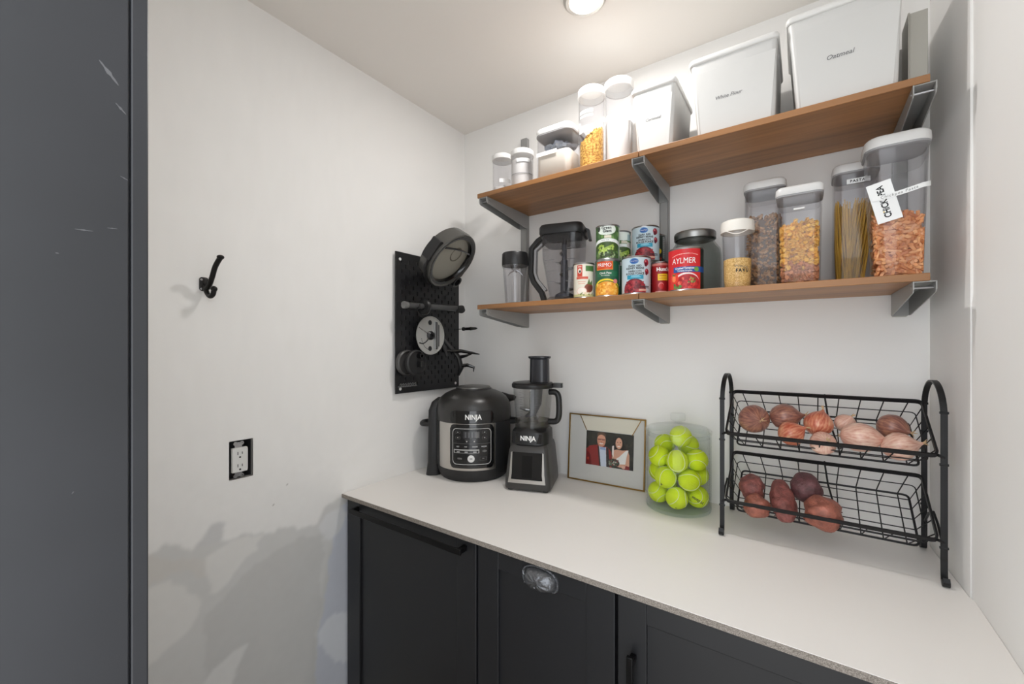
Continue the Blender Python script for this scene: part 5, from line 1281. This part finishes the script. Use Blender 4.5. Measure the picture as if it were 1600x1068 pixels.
# --- big glass jar with metal lid
def metal_lid_jar():
    t = thing('glass_jar', 'wide grey glass jar with metal screw lid behind the tomato can', 'jar', (-0.278, 1.388, ZL))
    R = 0.0745
    MB().lathe([(0.001, 0.0), (R - 0.006, 0.0), (R, 0.006), (R, 0.125), (R - 0.003, 0.145), (R - 0.014, 0.160), (0.056, 0.168), (0.055, 0.186), (0.052, 0.186), (0.052, 0.166), (R - 0.018, 0.157), (R - 0.0065, 0.143), (R - 0.0035, 0.125), (R - 0.0035, 0.008), (0.001, 0.006)], 56).build('glass', M_smoke2, t)
    MB().lathe([(0.057, 0.176), (0.0595, 0.176), (0.0600, 0.178), (0.0595, 0.182), (0.0600, 0.186), (0.0600, 0.194), (0.058, 0.198), (0.050, 0.199), (0.048, 0.197), (0.001, 0.1965), (0.001, 0.1945), (0.057, 0.194), (0.057, 0.176)], 56).build('screw_lid', mat('dull tin lid', (150, 150, 148), 0.32, metal=1.0), t)
metal_lid_jar()

# --- small cup container with grain
def favu():
    x, y = -0.1465, 1.258
    t = thing('grain_container', 'small round clear container with white lid and golden grain', 'food container', (x, y, ZL), face_cam(x, y))
    MB().lathe([(0.001, 0.0), (0.031, 0.0), (0.0325, 0.003), (0.0365, 0.160), (0.0345, 0.160), (0.0305, 0.005), (0.001, 0.005)], 44).build('body', M_clear, t)
    MB().lathe([(0.0360, 0.150), (0.0405, 0.150), (0.0408, 0.170), (0.0390, 0.178), (0.030, 0.182), (0.001, 0.183), (0.001, 0.176), (0.0360, 0.172), (0.0360, 0.150)], 48).build('lid', mat('cream lid plastic', (232, 228, 220), 0.4), t)
    MB().tube([(0.0395 * math.sin(q), -0.0395 * math.cos(q), 0.152 - 0.012 * math.cos(q * 2.2)) for q in [-0.7 + 0.1 * k for k in range(15)]], 0.0013, 6).build('lid_tab', MATS['cream lid plastic'], t)
    lettering('FAVU', 0.0115, M_ink, t, cyl_map(0.0352), at=(0.012, 0.046), bold=0.0005, space=1.5, sx=0.85)
    mb = MB(); mp = cyl_map(0.0354)
    mb.tube([Vector(mp(-0.008 + 0.0022 * k, 0.0595 + 0.003 * math.sin(k * 2.4) - 0.0004 * k)) for k in range(16)], 0.0006, 4); mb.build('script_mark', M_inkg, t)
    g = MB().lathe([(0.001, 0.006), (0.0300, 0.006), (0.0318, 0.030), (0.0327, 0.078), (0.028, 0.0805), (0.015, 0.079), (0.001, 0.081)], 48).build('couscous', mat_speckle('golden grain', (196, 150, 76), (240, 206, 140), 330, 0.8, 0.35, 0.65, 0.6))
    g.location = t.location; tag(g, 'golden couscous grain filling half the small round container', 'grain', kind='stuff')
favu()

# --- pasta containers
c = rbox_container('pasta_container', 'tall clear container with white lid full of small brown pasta', -0.139, -0.041, 1.316, 0.112, 0.300)
br = [(172, 132, 94), (190, 150, 110), (152, 114, 80), (198, 160, 120)]
fill_box('elbow_pasta', 'brown elbow pasta heaped in the tall container behind the grain cup', 'pasta', c, 0.094, 0.108, 0.094, 0.108, 0.010, 0.200, 520, elbow, br, 11, 1.2, core=(100, 78, 60))
c = rbox_container('pasta_container', 'clear square container with white lid and gold spiral pasta in the front row', -0.0575, 0.0365, 1.212, 0.092, 0.236, -0.052, 0.031, lid_h=0.020, r=0.014, lid_in=0.022)
MB().loft([rr(0.022, 0.003, 0.0014, 0, 3), rr(0.022, 0.003, 0.0014, 0.004, 3)], M=Matrix.Translation((0.0, -0.0467, 0.176))).build('lid_logo', M_white_pl, c)
def spir(q):
    return (196, 132, 92) if q < 0.24 + 0.1 * random.random() else ((228, 176, 84), (238, 190, 98), (214, 158, 66), (232, 168, 72))[int(random.random() * 4)]
fill_box('spiral_pasta', 'golden spiral pasta heaped in the square front container', 'pasta', c, 0.079, 0.080, 0.088, 0.088, 0.010, 0.138, 330, twist, [spir], 12, 1.0, core=(150, 100, 44))
c = rbox_container('pasta_container', 'tall clear container with upright spaghetti behind the largest container', 0.060, 0.152, 1.345, 0.098, 0.310)
def spaghetti(t):
    rd = random.Random(2); own = []; mb = MB()
    for i in range(210):
        g = rd.random() < 0.5
        x0 = rd.uniform(-0.036, -0.006) if g else rd.uniform(-0.004, 0.036); y0 = rd.uniform(-0.040, 0.036)
        x1 = x0 + ((rd.uniform(-0.016, 0.0)) if g else rd.uniform(-0.002, 0.012)); x1 = max(-0.040, min(0.040, x1)); y1 = max(-0.042, min(0.042, y0 + rd.uniform(-0.02, 0.02)))
        if not g: x0 = max(-0.036, x0 - 0.022)
        mb.tube([(x0, y0, 0.007), ((x0 + x1) / 2 + rd.uniform(-0.003, 0.003), (y0 + y1) / 2, 0.11), (x1, y1, rd.uniform(0.205, 0.222))], 0.0011, 4)
    o = mb.build('spaghetti', mat('spaghetti', (206, 164, 72), 0.45, var=0.18, vscale=20)); o.location = t.location; o.rotation_euler = t.rotation_euler
    tag(o, 'yellow spaghetti strands standing in the tall back container', 'pasta', kind='stuff')
spaghetti(c)
MB().box((0, 0, 0), (0.046, 0.0006, 0.012), Matrix.Translation((0.004, -0.0478, 0.262))).build('label_strip', M_paper, c)
lettering('PASTA', 0.0085, M_ink, c, M=Matrix.Translation((0.002, -0.0484, 0.262)) @ Matrix.Rotation(PI / 2, 4, 'X'), bold=0.0003, space=1.25)
c = rbox_container('pasta_container', 'largest tall clear container with orange pasta and a paper name tag', 0.112, 0.221, 1.216, 0.112, 0.312, 0.127, 0.2115, lid_h=0.024, r=0.028, lid_in=0.034)
orn = [(216, 150, 98), (202, 132, 82), (224, 166, 116), (188, 118, 76), (212, 156, 116)]
fill_box('orange_pasta', 'orange chickpea pasta heaped in the largest container', 'pasta', c, 0.081, 0.084, 0.098, 0.100, 0.010, 0.128, 480, penne, orn, 13, 0.9, bx=0.003, core=(150, 80, 44))
def slopemap(x, z, o):
    return Vector((x, -(0.0835 + (0.106 - 0.0835) * z / 0.288) / 2 - o, z))
Mt = Matrix.Translation((-0.024, -0.0570, 0.165)) @ Matrix.Rotation(math.radians(4.2), 4, 'X') @ Matrix.Rotation(math.radians(-14), 4, 'Y') @ Matrix.Rotation(PI / 2, 4, 'X')
nt = MB().box((0, 0, 0), (0.042, 0.088, 0.0006), Mt).build('name_tag', M_paper, c)
lettering('CHiCKAPEA', 0.0165, M_ink, nt, M=Mt @ Matrix.Translation((0, 0, 0.0006)) @ Matrix.Rotation(PI / 2, 4, 'Z'), bold=0.0005, sx=0.80)
Md = Mt @ Matrix.Translation((-0.0055, -0.0215, 0.0008)); MB().lathe([(0.0001, 0), (0.0014, 0), (0.0014, 0.0003), (0.0001, 0.0003)], 12, M=Md).build('dot', M_inky, nt)
st = []
for k in range(15):
    s = k / 14; st.append((-0.044 + 0.096 * s, -0.0606 + 0.005 * s + (0.014 * max(0, s - 0.85) / 0.15), 0.172 + 0.010 * s + 0.012 * s * s))
rs = MB(); rs.loft([[(x, y, z - 0.0050), (x, y - 0.0006, z - 0.0050), (x, y - 0.0006, z + 0.0050), (x, y, z + 0.0050)] for x, y, z in st]); bs = rs.build('label_strip', M_paper, c, smooth=50)
def stripmap(x, y):
    s = (x + 0.044) / 0.096
    return (x, -0.0606 + 0.005 * s - 0.0011 + (0.014 * max(0, s - 0.85) / 0.15), 0.172 + 0.010 * s + 0.012 * s * s + y)
lettering('Chickpea Pasta', 0.0082, M_inkg, bs, stripmap, at=(0.0, 0.0), space=1.2)

# ================================================================== UPPER SHELF
def rcan(name, label, x, y, r, h, parts, sy=1.0):
    t = thing(name, label, 'food container', (x, y, ZU), face_cam(x, y))
    lh = parts.get('lid', 0.018)
    MB().lathe([(0.001, 0.0), (r - 0.005, 0.0), (r - 0.001, 0.004), (r - 0.001, h - lh), (r - 0.003, h - lh), (r - 0.003, 0.006), (0.001, 0.006)], 44, sy=sy).build('body', M_clear, t)
    MB().lathe([(r - 0.004, h - lh - 0.002), (r + 0.001, h - lh - 0.002), (r + 0.002, h - lh + 0.002), (r + 0.001, h - 0.004), (r - 0.004, h), (0.001, h), (0.001, h - 0.005), (r - 0.005, h - 0.006), (r - 0.004, h - lh - 0.002)], 44, sy=sy).build('lid', M_lid, t)
    return t
FLOUR = mat('flour', (222, 214, 200), 0.9, var=0.02, vscale=10)
WHITEP = mat('white powder', (216, 214, 210), 0.9)
def content(t, name, label, cat, r, z1, m, rough=0.004, seed=0, sy=1.0):
    n = 44; rings = []
    for q, z in ((0.02, 0.0062), (1.0, 0.0062), (1.0, z1 * 0.5), (1.0, z1 - 0.002), (0.92, z1), (0.6, z1), (0.3, z1), (0.02, z1)):
        rings.append([(q * r * math.cos(2 * PI * i / n), sy * q * r * math.sin(2 * PI * i / n), z + (rough * mnoise.noise((q * math.cos(2 * PI * i / n) * 2.5, q * math.sin(2 * PI * i / n) * 2.5, seed)) if z > z1 * 0.6 else 0)) for i in range(n)])
    o = MB().loft(rings).build(name, m, None, smooth=60); o.location = t.location; o.rotation_euler = t.rotation_euler
    tag(o, label, cat, kind='stuff'); return o
def tape(t, r, z, hgt, a0, a1, m=None, name='label_strip', tilt=0.0):
    n = 14
    return MB().loft([[((r + e) * math.sin(a0 + (a1 - a0) * k / n), -(r + e) * math.cos(a0 + (a1 - a0) * k / n), z + tilt * k / n + q) for e, q in ((0, -hgt / 2), (0.0006, -hgt / 2), (0.0006, hgt / 2), (0, hgt / 2))] for k in range(n + 1)]).build(name, m or M_paper, t, smooth=50)
t = rcan('storage_canister', 'small clear round canister at the far left of the upper shelf', -0.9505, 1.300, 0.0385, 0.172, {})
content(t, 'sugar', 'white sugar at the bottom of the small left canister', 'sugar', 0.0350, 0.046, WHITEP, 0.010, 3)
tape(t, 0.0378, 0.066, 0.014, -0.3, 0.9)
t = rcan('storage_canister', 'clear round canister full of white powder beside the square container', -0.846, 1.280, 0.0415, 0.154, {})
content(t, 'white_powder', 'white powder filling the second canister from the left', 'powder', 0.0382, 0.118, WHITEP, 0.002, 4)
tape(t, 0.0407, 0.062, 0.002, -1.2, 1.2, M_gasket, 'tape_line'); tape(t, 0.0407, 0.108, 0.012, -0.5, 0.7)
# square container with flour and a bag
def flour_box():
    x0, x1 = -0.754, -0.618
    t = rbox_container('flour_container', 'square clear container with white lid, flour and a folded bag', x0, x1, 1.212, 0.136, 0.176, lid_h=0.020, r=0.026, lid_in=0.014)
    t.location.z = ZU
    w = 0.125; n = 6
    rings = [rr(w - 0.01, w - 0.01, 0.018, 0.0065, n), rr(w, w, 0.021, 0.010, n), rr(w, w, 0.021, 0.086, n), rr(w * 0.9, w * 0.9, 0.02, 0.094, n), rr(w * 0.5, w * 0.5, 0.015, 0.100, n)]
    o = MB().loft(rings); o.v = [(x, y, z + (0.006 * mnoise.noise((x * 30, y * 30, 2)) if z > 0.08 else 0)) for x, y, z in o.v]
    o = o.build('flour', FLOUR, smooth=60); o.location = t.location; tag(o, 'cream flour filling the lower half of the square container', 'flour', kind='stuff')
    bag = MB(); rd = random.Random(8); rings = []
    for k in range(9):
        s = k / 8; ring = []
        for i in range(26):
            a_ = 2 * PI * i / 26; q = math.sin(PI * min(max(s, 0.06), 0.94)) ** 0.6
            f = 1 + 0.30 * mnoise.noise((math.cos(a_) * 2.2, math.sin(a_) * 2.2, s * 4))
            ring.append((0.050 * q * f * math.cos(a_), 0.050 * q * f * math.sin(a_), 0.104 + 0.034 * s + 0.010 * mnoise.noise((math.cos(a_) * 3, math.sin(a_) * 3, s * 5 + 7))))
        rings.append(ring)
    b = bag.loft(rings).build('plastic_bag', mat('grey blue bag', (150, 158, 170), 0.25, var=0.25, vscale=26), smooth=25)
    b.location = t.location; tag(b, 'crumpled grey blue plastic bag lying on the flour inside the square container', 'bag')
    MB().box((0, 0, 0), (0.078, 0.0007, 0.013), Matrix.Translation((-0.020, -0.0668, 0.088))).build('label_strip', M_paper, t)
flour_box()
t = rcan('tall_canister', 'tall clear canister half full of golden crumbs', -0.5621, 1.255, 0.0425, 0.266, dict(lid=0.024))
def crumbs(t):
    rd = random.Random(21); r = 0.0375; rings = []; n = 48
    for q, z in ((0.02, 0.0062), (1.0, 0.0062), (1.0, 0.03), (1.0, 0.05), (1.0, 0.07), (1.0, 0.09), (1.0, 0.108), (0.93, 0.116), (0.7, 0.118), (0.4, 0.116), (0.02, 0.115)):
        ring = []
        for i in range(n):
            a_ = 2 * PI * i / n; x, y = math.cos(a_), math.sin(a_)
            f = q * (1 - 0.03 * abs(mnoise.noise((x * 7, y * 7, z * 190)))) if q == 1 else q
            ring.append((r * f * x, r * f * y, z + (0.024 * x * q + 0.012 * mnoise.noise((x * q * 4, y * q * 4, 3)) if z > 0.1 else 0)))
        rings.append(ring)
    mb = MB().loft(rings)
    for k in range(110):
        a_ = rd.uniform(0, 6.28); q = rd.uniform(0.0, 0.94); x, y = q * math.cos(a_), q * math.sin(a_)
        mb.sphere((r * x, r * y, 0.115 + 0.024 * x + rd.uniform(-0.004, 0.004)), rd.uniform(0.002, 0.005), 6, 5)
    o = mb.build('golden_crumbs', mat_speckle('golden crumbs', (176, 118, 40), (240, 194, 98), 170, 0.8, 0.36, 0.62, 0.9), smooth=60)
    o.location = t.location; o.rotation_euler = t.rotation_euler; tag(o, 'golden brown crumbs heaped in the tall canister', 'crumbs', kind='stuff')
crumbs(t)
for z, a0, a1, hh in ((0.128, -1.1, 0.1, 0.020), (0.182, -1.0, 0.1, 0.010), (0.168, -1.0, 0.1, 0.006)): tape(t, 0.0418, z, hh, a0, a1)
t = rcan('tall_canister', 'tallest clear canister filled with white powder next to the small bin', -0.4923, 1.312, 0.0455, 0.295, dict(lid=0.024))
content(t, 'white_powder', 'white powder filling the lower half of the tallest canister', 'powder', 0.0420, 0.160, WHITEP, 0.006, 6)
tape(t, 0.0448, 0.172, 0.014, -1.1, 0.5)

def bin_(label, xt0, xt1, xb0, xb1, yf, dep, h, txt, tsize, at, rot=0.0):
    cx = (xt0 + xt1) / 2; wt_, wb = xt1 - xt0, xb1 - xb0; bx = (xb0 + xb1) / 2 - cx
    db = dep * 0.90
    t = thing('storage_bin', label, 'storage bin', (cx, yf + dep / 2, ZU), 0, 'white bins on the upper shelf')
    oy = -(dep - db) / 2 + 0.006
    e = 0.0025; r = 0.012
    hb = h - 0.012
    MB().loft([rr(wb - 0.006, db - 0.006, r, 0.0, 5, bx, oy), rr(wb, db, r, 0.003, 5, bx, oy), rr(wt_ - 0.006, dep - 0.006, r, hb, 5), rr(wt_ - 0.006 - 2 * e, dep - 0.006 - 2 * e, r - e, hb, 5), rr(wb - 2 * e, db - 2 * e, r - e, 0.005, 5, bx, oy)]).build('body', M_bin, t, smooth=50)
    MB().loft([rr(wt_ - 0.002, dep - 0.002, r + 0.001, hb - 0.003, 5), rr(wt_ + 0.003, dep + 0.003, r + 0.002, hb, 5), rr(wt_ + 0.003, dep + 0.003, r + 0.002, h - 0.004, 5), rr(wt_ - 0.002, dep - 0.002, r, h, 5), rr(wt_ - 0.014, dep - 0.014, r - 0.004, h, 5), rr(wt_ - 0.016, dep - 0.016, r - 0.004, h - 0.004, 5)]).build('lid', M_white_pl, t, smooth=50)
    # finger grip on the right side and front plate
    MB().loft([[(bx + q * (wb / 2 + (wt_ - wb) / 2 * z / hb - 0.010) , -dep / 2 + 0.006 - 0.003 * z / hb + 0.0004 - o, z) for q, z in ((-1, 0.010), (1, 0.010), (1, hb - 0.030), (-1, hb - 0.030))] for o in (0, 0.0012)]).build('front_plate', M_bin, t, smooth=0)
    for k in range(2):
        yy = -dep * 0.18 + k * dep * 0.24
        MB().tube([(wt_ / 2 - 0.004, yy, hb - 0.006), (wt_ / 2 - 0.010 - (wt_ - wb) / 2 * 0.5, yy + 0.01, hb * 0.45)], 0.0035, 6).build('side_rib', M_bin, t)
    vs, fs = text_geo(txt, tsize, 0.00012, 0.25); mb = MB(); cr, sr = math.cos(rot), math.sin(rot); out = []
    for x, y, _ in vs:
        x, y = x * cr - y * sr + at[0], x * sr + y * cr + at[1]
        out.append((x, -dep / 2 + 0.006 - 0.003 * y / hb - 0.0014, y))
    mb.add(out, fs); mb.build('lettering', M_inkg, t, smooth=0, fixn=False)
bin_('smallest white bin on the upper shelf, next to the tall canisters', -0.4165, -0.2905, -0.402, -0.302, 1.206, 0.215, 0.192, 'Cornmeal', 0.0105, (0.0, 0.092))
bin_('middle sized white flour bin on the upper shelf', -0.2565, -0.0515, -0.237, -0.059, 1.206, 0.235, 0.214, 'White Flour', 0.0125, (-0.008, 0.094))
bin_('largest white bin on the upper shelf, at the right end', -0.0360, 0.1755, -0.016, 0.166, 1.206, 0.235, 0.232, 'Oatmeal', 0.0145, (-0.004, 0.108))
